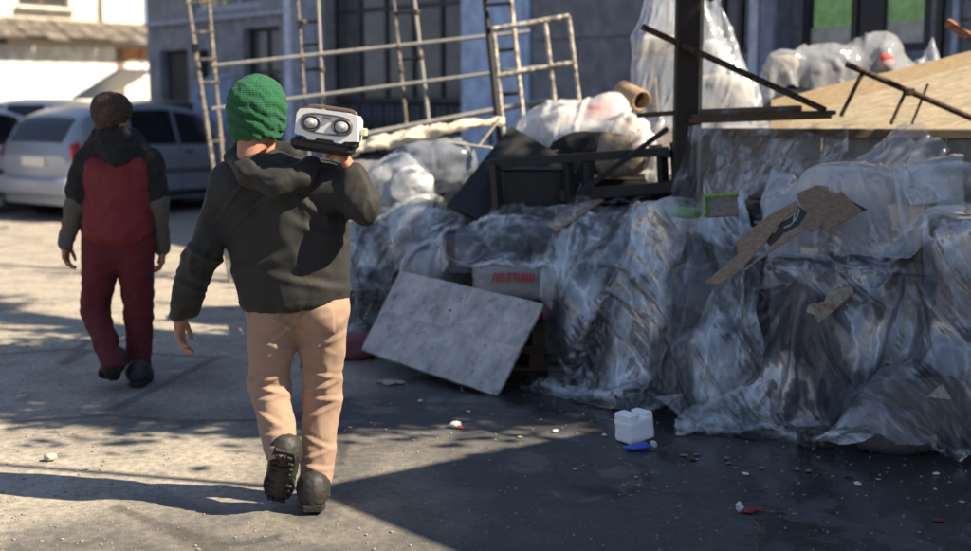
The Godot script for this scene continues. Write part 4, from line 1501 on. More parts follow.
func make_heap() -> void:
	heap_materials()
	# --- what stands on the ground under the film, front right
	carton("storage_box", "large navy storage box under the big clear sheet", Vector3(1.98, 0.39, -6.88), Vector3(0.84, 0.78, 0.62), M.navy_plastic, -0.30)
	carton("tall_carton", "tall grey-brown carton at the right end of the heap", Vector3(2.62, 0.52, -6.62), Vector3(0.62, 1.04, 0.6), M.taupe, -0.22, 0.0, M.tape)
	crate("black plastic crate under the middle of the heap, behind the navy box", Vector3(1.58, 0.26, -7.2), Vector3(0.5, 0.52, 0.4), M.black_plastic, -0.4)
	crate("black plastic crate standing behind the grey-brown carton", Vector3(2.35, 0.45, -7.45), Vector3(0.7, 0.9, 0.55), M.black_plastic, 0.1)
	carton("brown_carton", "brown carton lying at the back of the heap below the low wall", Vector3(1.45, 0.45, -7.95), Vector3(0.9, 0.9, 0.5), M.cardboard, -0.1)
	bag("black_bag", "black refuse bag under film beside the letter-printed sack", "bag", Vector3(0.98, 0.30, -7.28), Vector3(0.32, 0.33, 0.28), M.black_bag, 3, 0.3, 0.0, 0.10)
	bag("black_bag", "black refuse bag on top of the others below the torn cardboard", "bag", Vector3(1.28, 0.56, -7.15), Vector3(0.30, 0.22, 0.26), M.black_bag, 4, 1.0, 0.0, 0.10)
	bag("black_bag", "low black refuse bag at the foot of the heap behind the foam block", "bag", Vector3(1.22, 0.22, -6.82), Vector3(0.30, 0.24, 0.22), M.black_bag, 5, 2.0, 0.0, 0.10)
	bag("dark_bag", "big dark bag behind the printed sack, under the milky film", "bag", Vector3(0.72, 0.33, -7.75), Vector3(0.32, 0.36, 0.26), M.black_bag, 101, 0.2, 0.0, 0.09)
	bag("dark_bag", "tallest dark bag of the middle, in front of the timber post", "bag", Vector3(1.05, 0.46, -7.92), Vector3(0.38, 0.50, 0.30), M.navy_plastic, 102, 0.6, 0.0, 0.09)
	bag("dark_bag", "wide dark bag between the timber post and the navy box", "bag", Vector3(1.48, 0.50, -7.70), Vector3(0.42, 0.54, 0.32), M.black_bag, 103, 1.1, 0.0, 0.09)
	bag("dark_bag", "dark bag on top of the slatted crates behind the navy box", "bag", Vector3(1.95, 0.98, -7.35), Vector3(0.36, 0.17, 0.26), M.navy_plastic, 104, 0.1, 0.0, 0.09)
	bag("pale_bag", "bluish white filled bag under the puffed film", "bag", P(862, 188, 7.25), Vector3(0.32, 0.10, 0.2), M.white_sack, 105, 0.2, -0.12, 0.08, 2.0)
	bag("pale_bag", "pale bag in front of the low wall at the right end", "bag", P(950, 185, 7.2), Vector3(0.28, 0.12, 0.2), M.grey_sack, 106, 0.2, 0.1, 0.07)
	bag("dark_bag", "flat dark bag spread under the table frame towards the printed sack", "bag", Vector3(0.42, 0.80, -8.15), Vector3(0.46, 0.13, 0.26), M.black_bag, 107, 0.1, 0.05, 0.10)
	# crumpled tan paper in front of the navy box
	var cp := PackedVector3Array()
	for j in 6:
		for i in 8: cp.append(Vector3((i - 3.5) * 0.034 + 0.012 * sin(j * 2.0), (j - 2.5) * 0.036 + 0.02 * sin(i * 1.7), 0.02 * sin(i * 1.1 + j)))
	single("crumpled_paper", sheet_mesh(cp, 8, 6, 5, 0.03, 22.0, 77, 0.4, 0.02), M.tan_paper, "crumpled tan paper behind the big clear sheet", "paper", P(838, 309, 6.47), Vector3(-0.35, -0.25, 0.75))
	flat_piece("grey_sheet", "pale grey-blue panel slanting behind the big clear sheet", "panel", [[835, 425], [880, 368], [912, 360], [918, 395], [868, 428]], P(835, 425, 6.18), P(880, 368, 6.30), P(918, 395, 6.24), 0.012, M.dull_grey)
	bag("brown_sack", "dark brown sack lying at the right foot of the heap", "sack", Vector3(2.20, 0.15, -6.18), Vector3(0.40, 0.17, 0.17), M.brown_sack, 10, 0.12, 0.02, 0.06)
	bag("brown_sack", "flat brown sack peeping out under the big clear sheet", "sack", Vector3(1.93, 0.10, -6.02), Vector3(0.22, 0.115, 0.13), M.brown_sack, 11, -0.2, 0.0, 0.08)
	bag("grey_sack", "grey sack with a pale folded corner at the right edge of the heap", "sack", Vector3(2.42, 0.40, -6.30), Vector3(0.26, 0.14, 0.2), M.charcoal_cloth, 12, 0.3, 0.1, 0.06)
	flat_piece("cloth_corner", "pale triangular cloth corner above the brown sack", "cloth", [[926, 397], [942, 384], [952, 400]], P(926, 397, 6.02), P(942, 384, 6.06), P(952, 400, 6.02), 0.01, M.tan_paper)
	flat_piece("cloth_strip", "short pale strip hanging from the brown sack to the ground", "cloth", [[897, 462], [907, 441], [921, 440], [909, 466]], P(897, 462, 5.97), P(907, 441, 6.0), P(921, 440, 6.0), 0.01, M.panel_beige)
	var ob := G(816, 446)
	single("stone_block", box_mesh(Vector3(0.17, 0.09, 0.1), 0.015), mat("olive_stone", lin(0.12, 0.115, 0.09), 0.9, 0.0, "grime", 3.0), "olive block holding down the edge of the big clear sheet", "block", ob + Vector3(0, 0.045, 0.0), Vector3(0, 0.2, 0))
	# --- middle and left, on a low stack of pallets
	pallet_stack(Vector3(0.30, 0, -8.12), 0.05, 3, 1.15, 0.7)
	pallet_stack(Vector3(-0.55, 0, -9.0), 0.28, 3, 1.1, 0.8)
	bag("dark_red_sack", "dark red sack lying under the printed white sack", "sack", Vector3(0.30, 0.375, -7.93), Vector3(0.36, 0.085, 0.2), M.dark_red_sack, 14, 0.05, 0.02, 0.04, 3.2)
	var ls := bag("printed_sack", "pale woven sack with red lettering along its edge", "sack", Vector3(0.36, 0.545, -7.93), Vector3(0.45, 0.115, 0.21), M.grey_sack, 15, 0.04, 0.0, 0.06, 5.0)
	var tm := TextMesh.new()
	tm.text = "ЛПТТИШ"
	var fnt := SystemFont.new()
	fnt.font_names = PackedStringArray(["Droid Sans"])
	fnt.font_weight = 700
	tm.font = fnt
	tm.font_size = 14
	tm.pixel_size = 0.0052
	tm.depth = 0.004
	var txt := part("lettering", tm, M.red_print, ls)
	txt.position = Vector3(-0.20, 0.045, 0.226)
	txt.scale = Vector3(0.85, 1.0, 1.0)
	txt.rotation = Vector3(-0.06, 0, 0)
	bag("grey_sack", "grey filled sack between the bucket and the printed sack", "sack", Vector3(-0.30, 0.52, -8.42), Vector3(0.22, 0.16, 0.2), M.grey_sack, 17, 0.4, 0.1, 0.06)
	make_bucket(P(464, 272, 8.2))
	crate("black plastic crate low at the left end of the heap", Vector3(-0.72, 0.62, -9.0), Vector3(0.55, 0.36, 0.45), M.black_plastic, 0.3)
	bag("blue_grey_bag", "blue-grey stuffed bag under the left sheet of film", "bag", Vector3(-0.42, 0.68, -8.86), Vector3(0.27, 0.24, 0.22), M.dull_grey, 18, 0.2, 0.1, 0.08)
	bag("pink_cloth", "dusty pink folded cloth at the left foot of the heap", "cloth", G(352, 362) + Vector3(0, 0.08, -0.12), Vector3(0.16, 0.09, 0.12), mat("dusty_pink", lin(0.30, 0.10, 0.11), 0.95, 0.0, "weave", 12.0), 19, 0.2, 0.0, 0.08)
	carton("dark_chest", "black chest under the tilted black panel", Vector3(0.36, 0.62, -8.85), Vector3(0.70, 1.24, 0.5), M.black_plastic, 0.05)
	carton("dark_chest", "dark navy chest behind the bags at the left end", Vector3(-0.55, 0.55, -9.75), Vector3(1.3, 1.1, 0.5), M.navy_plastic, 0.2)
	carton("dark_carton", "dark carton hidden under the sunlit sheet of film", Vector3(0.92, 0.55, -9.15), Vector3(0.8, 1.1, 0.6), M.cardboard_dark, 0.0)
	carton("brown_carton", "wide brown carton behind the wooden post", Vector3(1.75, 0.72, -9.35), Vector3(1.1, 1.44, 0.55), M.cardboard, 0.0)
	# laminated board leaning on the heap
	var br := G(497, 397) + Vector3(0, 0.008, 0)
	var lam := StandardMaterial3D.new()
	lam.resource_name = "laminate"
	lam.albedo_texture = T.laminate
	lam.albedo_color = lin(0.62, 0.60, 0.57)
	lam.roughness = 0.55
	M.laminate = lam
	var lb := board("laminated_board", "pale laminated board leaning against the foot of the heap", "board", P(400, 270, 8.1), P(545, 306, 7.52), br, P(362, 352, 7.72), 0.018, lam)
	# tilted black panel and the black table frame
	board("tilted_board", "square black panel tilted on its corner between the bags and the table frame", "panel", P(446, 206, 8.4), P(511, 127, 8.75), P(580, 168, 8.6), P(520, 240, 8.3), 0.03, M.black_plastic)
	make_table()
	# --- the post, planks and low wall at the back
	var pp := P(685, 120, 8.1)
	var post := thing("timber_post", "dark timber post rising out of the heap", "post", Vector3(pp.x, 0, pp.z))
	part("shaft", box_mesh(Vector3(0.135, 4.0, 0.13), 0.008), M.dark_post, post, Vector3(0, 2.0, 0))
	part("lit_edge_strip", box_mesh(Vector3(0.025, 4.0, 0.11), 0.004), mat("sunlit_edge", lin(0.48, 0.42, 0.34), 0.8, 0.0, "wood", 1.0), post, Vector3(0.082, 2.0, 0))  # pale strip standing for sunlight on the right edge of the post
	make_low_wall()
	var pk := thing("plank_stack", "stack of weathered planks lying across the low wall beside the post", "planks", P(765, 118, 8.0))
	for q in [[637, 115.5, 690, 112, 8.15, 0.05, 0.02], [690, 121, 829, 116, 8.0, 0.14, 0.02], [692, 116.5, 833, 112.5, 8.02, 0.16, 0.018], [700, 112, 800, 108, 8.05, 0.12, 0.022]]:
		part("plank", beam(P(q[0], q[1], q[4]) - pk.position, P(q[2], q[3], q[4]) - pk.position, q[5], q[6] * 1.5), M.old_plank if q[1] > 113 else M.grey_plank, pk)
	support_box(Transform3D(Basis.IDENTITY, P(765, 116, 8.05)), Vector3(0.44, 0.03, 0.08))
	# rods
	rod("steel_rod", "long dark steel rod crossing in front of the timber post", [[642, 26], [826, 110]], [8.0, 7.85], 0.016, M.rust_bar)
	rod("steel_rod", "short dark steel rod slanting down from the post to the table frame", [[668, 128], [578, 194]], [8.05, 8.0], 0.014, M.black_plastic)
	rod("orange_bar", "orange-brown bar sticking out at the right over the plywood", [[948, 22], [990, 49]], [8.3, 8.0], 0.02, M.orange_bar)
	var rk := thing("rusty_rack", "rusty steel rack leaning against the sunlit plywood", "rack", P(900, 122, 8.3))
	for q in [[846, 64, 990, 126, 0.02], [863, 72, 841, 116, 0.014], [905, 93, 891, 124, 0.012], [928, 84, 912, 124, 0.009]]:
		part("bar", bar_mesh(P(q[0], q[1], 8.35) - rk.position, P(q[2], q[3], 8.3) - rk.position, q[4], 7), M.rust_bar, rk)
	part("clamp", box_mesh(Vector3(0.07, 0.05, 0.05), 0.008), M.rust_bar, rk, P(909, 92, 8.33) - rk.position)
	# sunlit plywood sheets behind the wall
	board("plywood_sheet", "front sheet of sunlit plywood standing behind the low wall", "plywood", P(792, 118, 8.85), P(1010, 51, 8.75), P(1010, 150, 8.6), P(780, 150, 8.7), 0.02, M.plywood)
	board("plywood_sheet", "rear sheet of sunlit plywood rising behind the front one", "plywood", P(770, 102, 9.0), P(1012, 40, 8.9), P(1012, 150, 8.72), P(770, 150, 8.82), 0.03, M.plywood_edge)
	# --- things on top at the back
	carton("grey_cabinet", "low grey cabinet carrying the film-wrapped cushions at the right back", Vector3(3.05, 0.82, -10.15), Vector3(1.75, 1.64, 0.6), M.dull_grey, 0.0, 0.0, null, "cabinet")
	bag("charcoal_cushion", "charcoal cushion in film on the grey cabinet", "cushion", P(815, 70, 10.0), Vector3(0.36, 0.14, 0.2), M.charcoal_cloth, 30, 0.1, 0.1, 0.05)
	bag("charcoal_cushion", "dark cushion next to the peaked film on the grey cabinet", "cushion", P(872, 60, 10.1), Vector3(0.24, 0.14, 0.18), M.charcoal_cloth, 31, 0.3, 0.25, 0.05)
	bag("red_packet", "small red packet showing through film on the grey cabinet", "packet", P(886, 60, 9.86), Vector3(0.06, 0.06, 0.04), M.red_bag, 32, 0.1, 0.2, 0.1)
	bag("pale_rag", "pale crumpled rag beside the charcoal cushion", "rag", P(782, 66, 9.85), Vector3(0.14, 0.09, 0.08), M.tan_paper, 33, 0.1, 0.1, 0.2)
	var pl2 := thing("propped_plank", "grey plank propped over the cushions at the right back", "plank", P(860, 45, 10.2))
	part("plank", beam(P(835, 50, 10.2) - pl2.position, P(893, 38, 10.1) - pl2.position, 0.06, 0.05), M.grey_plank, pl2)
	make_machine()
	# tube of cardboard, foam roll, sunlit bags
	var ct := thing("cardboard_tube", "short open cardboard tube on top of the sunlit film heap", "tube", P(632, 96, 9.2))
	var g := Shape.new()
	var ax := (P(646, 104, 9.0) - P(616, 88, 9.35)).normalized()
	var tb := Basis(ax.cross(Vector3.UP).normalized(), ax, ax.cross(Vector3.UP).normalized().cross(ax))
	g.lathe([Vector2(0.062, -0.13), Vector2(0.075, -0.13), Vector2(0.075, 0.13), Vector2(0.062, 0.13), Vector2(0.062, -0.13)], Vector3.ZERO, 20, tb)
	part("tube", g.done(), M.cardboard_light, ct)
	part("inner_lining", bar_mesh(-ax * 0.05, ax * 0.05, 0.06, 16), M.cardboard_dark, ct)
	foam_roll()
	bag("white_bag", "white filled bag inside the sunlit film heap", "bag", P(566, 128, 8.95), Vector3(0.30, 0.15, 0.2), M.white_sack, 40, 0.0, 0.12, 0.12, 2.4)
	bag("red_bag", "red and white carrier bag inside the sunlit film heap", "bag", P(602, 112, 8.85), Vector3(0.16, 0.07, 0.10), M.red_bag, 41, 0.2, 0.3, 0.12)
	bag("tan_bundle", "tan bundle low in the sunlit film heap", "bundle", P(618, 150, 8.75), Vector3(0.22, 0.2, 0.16), M.tan_paper, 42, 0.0, 0.2, 0.08)
	bag("dark_bundle", "dark bundle showing through the sunlit film heap", "bundle", P(585, 142, 8.72), Vector3(0.2, 0.1, 0.1), M.charcoal_cloth, 43, 0.1, 0.2, 0.08)
	# left end: bags of film
	bag("grey_bag", "grey stuffed bag below the cream foam roll", "bag", P(432, 165, 9.35), Vector3(0.33, 0.22, 0.22), M.film_grey, 50, 0.1, 0.15, 0.10)
	bag("clear_bag", "translucent stuffed bag beside the walking man's elbow", "bag", P(398, 190, 9.2), Vector3(0.26, 0.26, 0.22), M.film_milky, 51, 0.1, 0.3, 0.12)
	bag("clear_bag", "whitish knotted bag under the grey one at the left end", "bag", P(413, 186, 9.05), Vector3(0.16, 0.14, 0.12), M.film_white, 52, 0.4, -0.2, 0.14)
	bag("cloth_bundle", "dark bundle filling the left end of the heap", "bundle", Vector3(-0.85, 0.92, -9.45), Vector3(0.42, 0.35, 0.3), M.dull_grey, 53, 0.2, 0.0, 0.06)
	# --- on top of the front film: cardboard, packets, foam
	top_pieces()

func pallet_stack(c: Vector3, turn: float, count: int, w: float, d: float) -> void:
	for k in count:
		var label: String = ["lowest pallet of the stack", "middle pallet of the stack", "top pallet of the stack"][k] + (" under the printed sack" if c.x > 0 else " under the left bags")
		var o := thing("wooden_pallet", label, "pallet", c + Vector3(0, k * 0.132, 0), turn + 0.05 * k)
		for i in 5: part("deck_board", box_mesh(Vector3(w, 0.02, d / 5 * 0.8), 0.003), M.old_plank, o, Vector3(0, 0.12, lerpf(-d / 2 + d / 10, d / 2 - d / 10, i / 4.0)))
		for i in 3:
			for j in 3: part("spacer_block", box_mesh(Vector3(0.1, 0.088, 0.09), 0.004), M.old_plank, o, Vector3(lerpf(-w / 2 + 0.06, w / 2 - 0.06, i / 2.0), 0.066, lerpf(-d / 2 + 0.06, d / 2 - 0.06, j / 2.0)))
		for j in 3: part("bottom_board", box_mesh(Vector3(w, 0.02, 0.09), 0.003), M.old_plank, o, Vector3(0, 0.011, lerpf(-d / 2 + 0.06, d / 2 - 0.06, j / 2.0)))
	support_box(Transform3D(Basis(Vector3.UP, turn), c + Vector3(0, count * 0.066, 0)), Vector3(w / 2, count * 0.066, d / 2))
func make_bucket(p: Vector3) -> void:
	var o := thing("bucket", "grey bucket with a dark blue lid among the bags", "bucket", p)
	var g := Shape.new()
	g.lathe([Vector2(0, 0), Vector2(0.10, 0), Vector2(0.105, 0.01), Vector2(0.125, 0.2), Vector2(0.132, 0.205), Vector2(0.132, 0.225), Vector2(0.12, 0.225)], Vector3.ZERO, 28)
	part("pail", g.done(), M.dull_grey, o)
	g = Shape.new()
	g.lathe([Vector2(0.138, 0.215), Vector2(0.138, 0.245), Vector2(0.128, 0.25), Vector2(0.12, 0.24), Vector2(0, 0.24)], Vector3.ZERO, 28)
	part("lid", g.done(), mat("blue_lid", lin(0.04, 0.06, 0.11), 0.4), o)
	g = Shape.new()
	var path := []
	for k in 13: path.append(Vector3(0.14 * cos(PI * k / 12), 0.19 - 0.11 * sin(PI * k / 12), 0.05 + 0.09 * sin(PI * k / 12)))
	g.tube(path, 0.004, 6)
	part("handle", g.done(), M.galvanised_pipe, o)
	support_box(Transform3D(Basis.IDENTITY, p + Vector3(0, 0.12, 0)), Vector3(0.12, 0.13, 0.12))
func make_table() -> void:
	var d := 8.2
	var o := thing("table_frame", "black steel table frame lying on the heap in front of the sunlit film", "table frame", P(580, 200, d))
	var b := o.position
	var blk: Material = M.black_plastic
	part("top_rail", beam(P(489, 164, d) - b, P(669, 151, d - 0.1) - b, 0.05, 0.055), blk, o)
	part("top_rail", beam(P(500, 158, d + 0.5) - b, P(662, 148, d + 0.45) - b, 0.05, 0.05), blk, o)
	part("side_rail", beam(P(489, 166, d) - b, P(500, 160, d + 0.5) - b, 0.045, 0.05), blk, o)
	part("side_rail", beam(P(667, 154, d - 0.1) - b, P(661, 150, d + 0.45) - b, 0.045, 0.05), blk, o)
	part("lower_rail", beam(P(560, 196, d) - b, P(680, 186, d - 0.1) - b, 0.06, 0.07), blk, o)
	for q in [[495, 165, 500, 232, 0.06], [568, 160, 571, 205, 0.055], [585, 160, 586, 196, 0.035], [662, 153, 664, 198, 0.06], [676, 142, 679, 200, 0.07]]:
		part("leg", beam(P(q[0], q[1], d - 0.02) - b, P(q[2], q[3], d - 0.05) - b, q[4], 0.05), blk, o)
	carton("black_oven", "black box standing inside the table frame", P(533, 196, 8.42), Vector3(0.42, 0.36, 0.34), M.black_plastic, 0.06)
	bag("black_rubbish", "black crumpled sheeting piled under the table frame", "sheeting", P(628, 203, 8.3), Vector3(0.38, 0.1, 0.2), M.black_bag, 60, 0.0, 0.06, 0.2)
func make_low_wall() -> void:
	var a := P(700, 140, 8.35)
	var b := P(1010, 140, 8.15)
	a.y = 0
	b.y = 0
	var dir := (b - a).normalized()
	var o := thing("low_wall", "low beige panel wall with a brown top rail behind the heap", "wall", a, atan2(-dir.z, dir.x))
	var L := (b - a).length()
	var top := 1.40
	for i in 5: part("panel", box_mesh(Vector3(L / 5 - 0.008, top, 0.04), 0.004), M.panel_beige, o, Vector3(L * (i + 0.5) / 5, top / 2, 0))
	part("top_rail", box_mesh(Vector3(L, 0.06, 0.1), 0.006), M.grey_plank, o, Vector3(L / 2, top + 0.031, 0))
	for i in 3: part("stud", box_mesh(Vector3(0.05, top, 0.05), 0.004), M.grey_plank, o, Vector3(L * (i + 0.02) / 2.05 + 0.03, top / 2, -0.048))
	support_box(Transform3D(o.basis, a + dir * L / 2 + Vector3(0, 0.73, 0)), Vector3(L / 2, 0.73, 0.05))
func rod(called: String, label: String, px: Array, d: Array, r: float, m: Material) -> void:
	var a := P(px[0][0], px[0][1], d[0])
	var b := P(px[1][0], px[1][1], d[1])
	var o := thing(called, label, "rod", b)
	var z := (b - a).normalized()
	var x := Vector3.UP.cross(z).normalized()
	var g := Shape.new()
	var bs := Basis(x, z.cross(x), z)
	var L := (b - a).length()
	g.box((a - b) / 2 + bs.y * r * 0.8, Vector3(r * 2.0, r * 0.4, L), 0.001, bs)
	part("flange", g.done(), m, o)
	g = Shape.new()
	g.box((a - b) / 2 - bs.x * r * 0.8 - bs.y * r * 0.42, Vector3(r * 0.4, r * 2.0, L), 0.001, bs)
	part("web", g.done(), m, o)
func make_machine() -> void:
	var d := 9.35
	var p := P(656, 112, d)
	var o := thing("bench_machine", "beige bench machine on a thin stand under the tall film", "machine", Vector3(p.x, 1.44, p.z))
	var b := o.position
	var hd := Shape.new()
	hd.box(P(657, 45, d) - b, Vector3(0.27, 0.14, 0.2), 0.03)
	var h := part("head", hd.done(), M.beige_metal, o)
	part("knob", bar_mesh(P(668, 46, d - 0.1) - b, P(668, 46, d - 0.13) - b, 0.02, 12), M.rust_bar, h)
	part("stand", bar_mesh(P(653, 54, d) - b, P(657, 112, d) - b, 0.016, 8), M.beige_metal, o)
	part("foot_plate", box_mesh(Vector3(0.24, 0.02, 0.2), 0.004), M.rust_bar, o, Vector3(0, 0.012, 0))
	part("base_ring", box_mesh(Vector3(0.3, 0.03, 0.03), 0.004), M.beige_metal, o, P(655, 57, d - 0.05) - b)
	var mast := thing("clothes_stand", "tall thin stand holding up the film behind the post", "stand", Vector3(P(668, 0, 9.5).x, 1.44, -9.5))
	part("pole", bar_mesh(Vector3(0, 0, 0), Vector3(0, 1.15, 0), 0.012, 8), M.rust_bar, mast)
	part("cross_arm", bar_mesh(Vector3(-0.12, 1.13, 0), Vector3(0.2, 1.15, 0.03), 0.012, 8), M.rust_bar, mast)
	part("foot", box_mesh(Vector3(0.25, 0.02, 0.25), 0.004), M.rust_bar, mast, Vector3(0, 0.01, 0))
	support_box(Transform3D(Basis.IDENTITY, P(656, 48, d)), Vector3(0.15, 0.09, 0.12))
	support_ball(Transform3D(Basis.IDENTITY, Vector3(mast.position.x + 0.04, 2.55, -9.48)), Vector3(0.2, 0.08, 0.1))
	bag("white_bundle", "white bundle under the tall film right of the post", "bundle", P(713, 62, 9.4), Vector3(0.09, 0.17, 0.09), M.foam, 62, 0.0, 0.1, 0.06)
	bag("white_bundle", "low pale bundle at the foot of the tall film", "bundle", P(722, 92, 9.35), Vector3(0.24, 0.13, 0.12), M.white_sack, 63, 0.0, -0.1, 0.08)
func foam_roll() -> void:
	var pts := [P(338, 158, 9.45), P(372, 147, 9.42), P(420, 136, 9.4), P(462, 127, 9.4), P(505, 123, 9.5)]
	var w := [0.16, 0.19, 0.17, 0.14, 0.08]
	var o := thing("foam_sheet", "long folded sheet of cream foam lying along the left top of the heap", "foam sheet", pts[2])
	var nz := FastNoiseLite.new()
	nz.seed = 8
	nz.frequency = 1.0
	var g := Shape.new()
	var pp := PackedVector3Array()
	var nu := 60
	for j in 15:
		for i in nu:
			var t := i / float(nu - 1) * 4.0
			var k := mini(int(t), 3)
			var q: Vector3 = pts[k].lerp(pts[k + 1], t - k) - pts[2]
			var ww := lerpf(w[k], w[k + 1], t - k)
			var a := j / 14.0 * PI * 1.25 - 0.5
			pp.append(q + Vector3(0.0, sin(a) * ww * 0.35, cos(a) * ww) + Vector3(0, 1, 0.6) * (nz.get_noise_2d(i * 0.12, j * 0.35) * 0.045))
	g.grid(pp, nu, 15)
	part("sheet", g.done(), M.cream_foam, o)
	for k in 4:
		var c: Vector3 = (pts[k] + pts[k + 1]) / 2
		support_ball(Transform3D(Basis.IDENTITY, c), Vector3(0.22, 0.07, w[k]))
	part("loose_strip", beam(P(478, 146, 9.3) - pts[2], P(500, 118, 9.35) - pts[2], 0.05, 0.012), M.cream_foam, o)
	part("loose_strip", beam(P(432, 140, 9.3) - pts[2], P(492, 148, 9.2) - pts[2], 0.04, 0.012), M.cream_foam, o)
func zoomed(list: Array) -> Array:          # measured on an enlargement of the picture
	var out := []
	for q in list: out.append([690 + q[0] / 5.01, 180 + q[1] / 5.01])
	return out
func top_pieces() -> void:
	var a := P(712, 278, 6.58)
	var b := P(800, 205, 6.9)
	var c := P(745, 262, 6.6)
	flat_piece("torn_cardboard", "long torn strip of brown cardboard sloping down the film", "cardboard", zoomed([[75, 515], [240, 375], [235, 310], [395, 180], [535, 105], [545, 150], [480, 190], [430, 240], [380, 310], [270, 435], [150, 525]]), a, b, c, 0.006, M.cardboard, "torn cardboard")
	flat_piece("torn_cardboard", "narrow torn strip of brown cardboard beside the long one", "cardboard", zoomed([[275, 450], [400, 340], [475, 265], [485, 290], [555, 225], [562, 258], [490, 305], [395, 365]]), a + Vector3(0, 0.02, 0.02), b + Vector3(0, 0.02, 0.02), c + Vector3(0, 0.02, 0.02), 0.006, M.cardboard, "torn cardboard")
	var dk := flat_piece("printed_cardboard", "dark printed cardboard with a white swirl between the torn strips", "cardboard", zoomed([[380, 305], [425, 235], [540, 128], [585, 162], [548, 222], [478, 262], [400, 330]]), a + Vector3(0, -0.012, 0), b + Vector3(0, -0.012, 0), c + Vector3(0, -0.012, 0), 0.006, M.cardboard_dark, "torn cardboard")
	for s in [[[420, 265], [450, 215], [500, 185], [520, 170]], [[470, 240], [505, 225], [535, 190], [548, 150], [535, 140]], [[520, 205], [525, 170], [545, 140]]]:
		var nrm := dk.basis.z
		var path := []
		for q in zoomed(s): path.append(dk.basis.inverse() * (on_plane(q[0], q[1], dk.position + nrm * 0.004, nrm) - dk.position))
		var g := Shape.new()
		g.tube(path, 0.0035, 5)
		part("swirl_print", g.done(), M.foam, dk)
	var e := P(800, 215, 6.82)
	var f := P(858, 210, 6.88)
	var h := P(815, 186, 7.06)
	flat_piece("torn_cardboard", "broad ragged piece of brown cardboard lying on the film", "cardboard", zoomed([[535, 70], [640, 25], [690, 35], [700, 62], [740, 70], [755, 60], [862, 155], [700, 245], [665, 220], [610, 262], [555, 225], [588, 160], [545, 110]]), e, f, h, 0.006, M.cardboard, "torn cardboard")
	flat_piece("torn_cardboard", "dark underside of cardboard curling up behind the broad ragged piece", "cardboard", zoomed([[755, 58], [800, 100], [888, 150], [860, 160]]), e + Vector3(0, 0.03, -0.06), f + Vector3(0, 0.03, -0.06), h + Vector3(0, 0.03, -0.06), 0.005, M.cardboard_dark, "torn cardboard")
	# green-edged tray and packets
	var tray := thing("green_tray", "taupe tray with a lime green rim lying on the film", "tray", P(722, 207, 7.02))
	tray.rotation = Vector3(0.65, -0.1, 0.1)
	part("tray_floor", box_mesh(Vector3(0.17, 0.02, 0.15), 0.005), M.taupe, tray)
	part("rim", box_mesh(Vector3(0.19, 0.03, 0.022), 0.006), M.lime_packet, tray, Vector3(0, 0.012, -0.078))
	part("rim", box_mesh(Vector3(0.018, 0.03, 0.15), 0.006), M.lime_packet, tray, Vector3(-0.092, 0.012, 0.0))
	bag("green_packet", "crumpled lime green packet beside the green-rimmed tray", "packet", P(678, 212, 7.1), Vector3(0.13, 0.035, 0.06), M.lime_packet, 71, 0.1, -0.1, 0.2)
	bag("pale_packet", "pale pinkish packet under film left of the green packet", "packet", P(654, 216, 7.2), Vector3(0.11, 0.035, 0.06), M.tan_paper, 72, 0.1, 0.0, 0.15)
	bag("brown_rag", "brown rag half hidden below the hanging film", "rag", P(768, 190, 7.55), Vector3(0.15, 0.05, 0.08), M.taupe, 73, 0.2, 0.25, 0.22)
	var fp := thing("foam_pad", "small white foam pad lying on the puffed film", "foam", P(920, 196, 6.95))
	fp.rotation = Vector3(0.7, 0.25, 0.15)
	part("pad", box_mesh(Vector3(0.15, 0.018, 0.12), 0.006), M.foam, fp)
	flat_piece("brown_card", "flat tan card under film behind the printed sack", "cardboard", [[545, 222], [590, 198], [604, 200], [556, 232]], P(545, 222, 8.0), P(590, 198, 8.2), P(604, 200, 8.1), 0.006, M.cardboard_light)

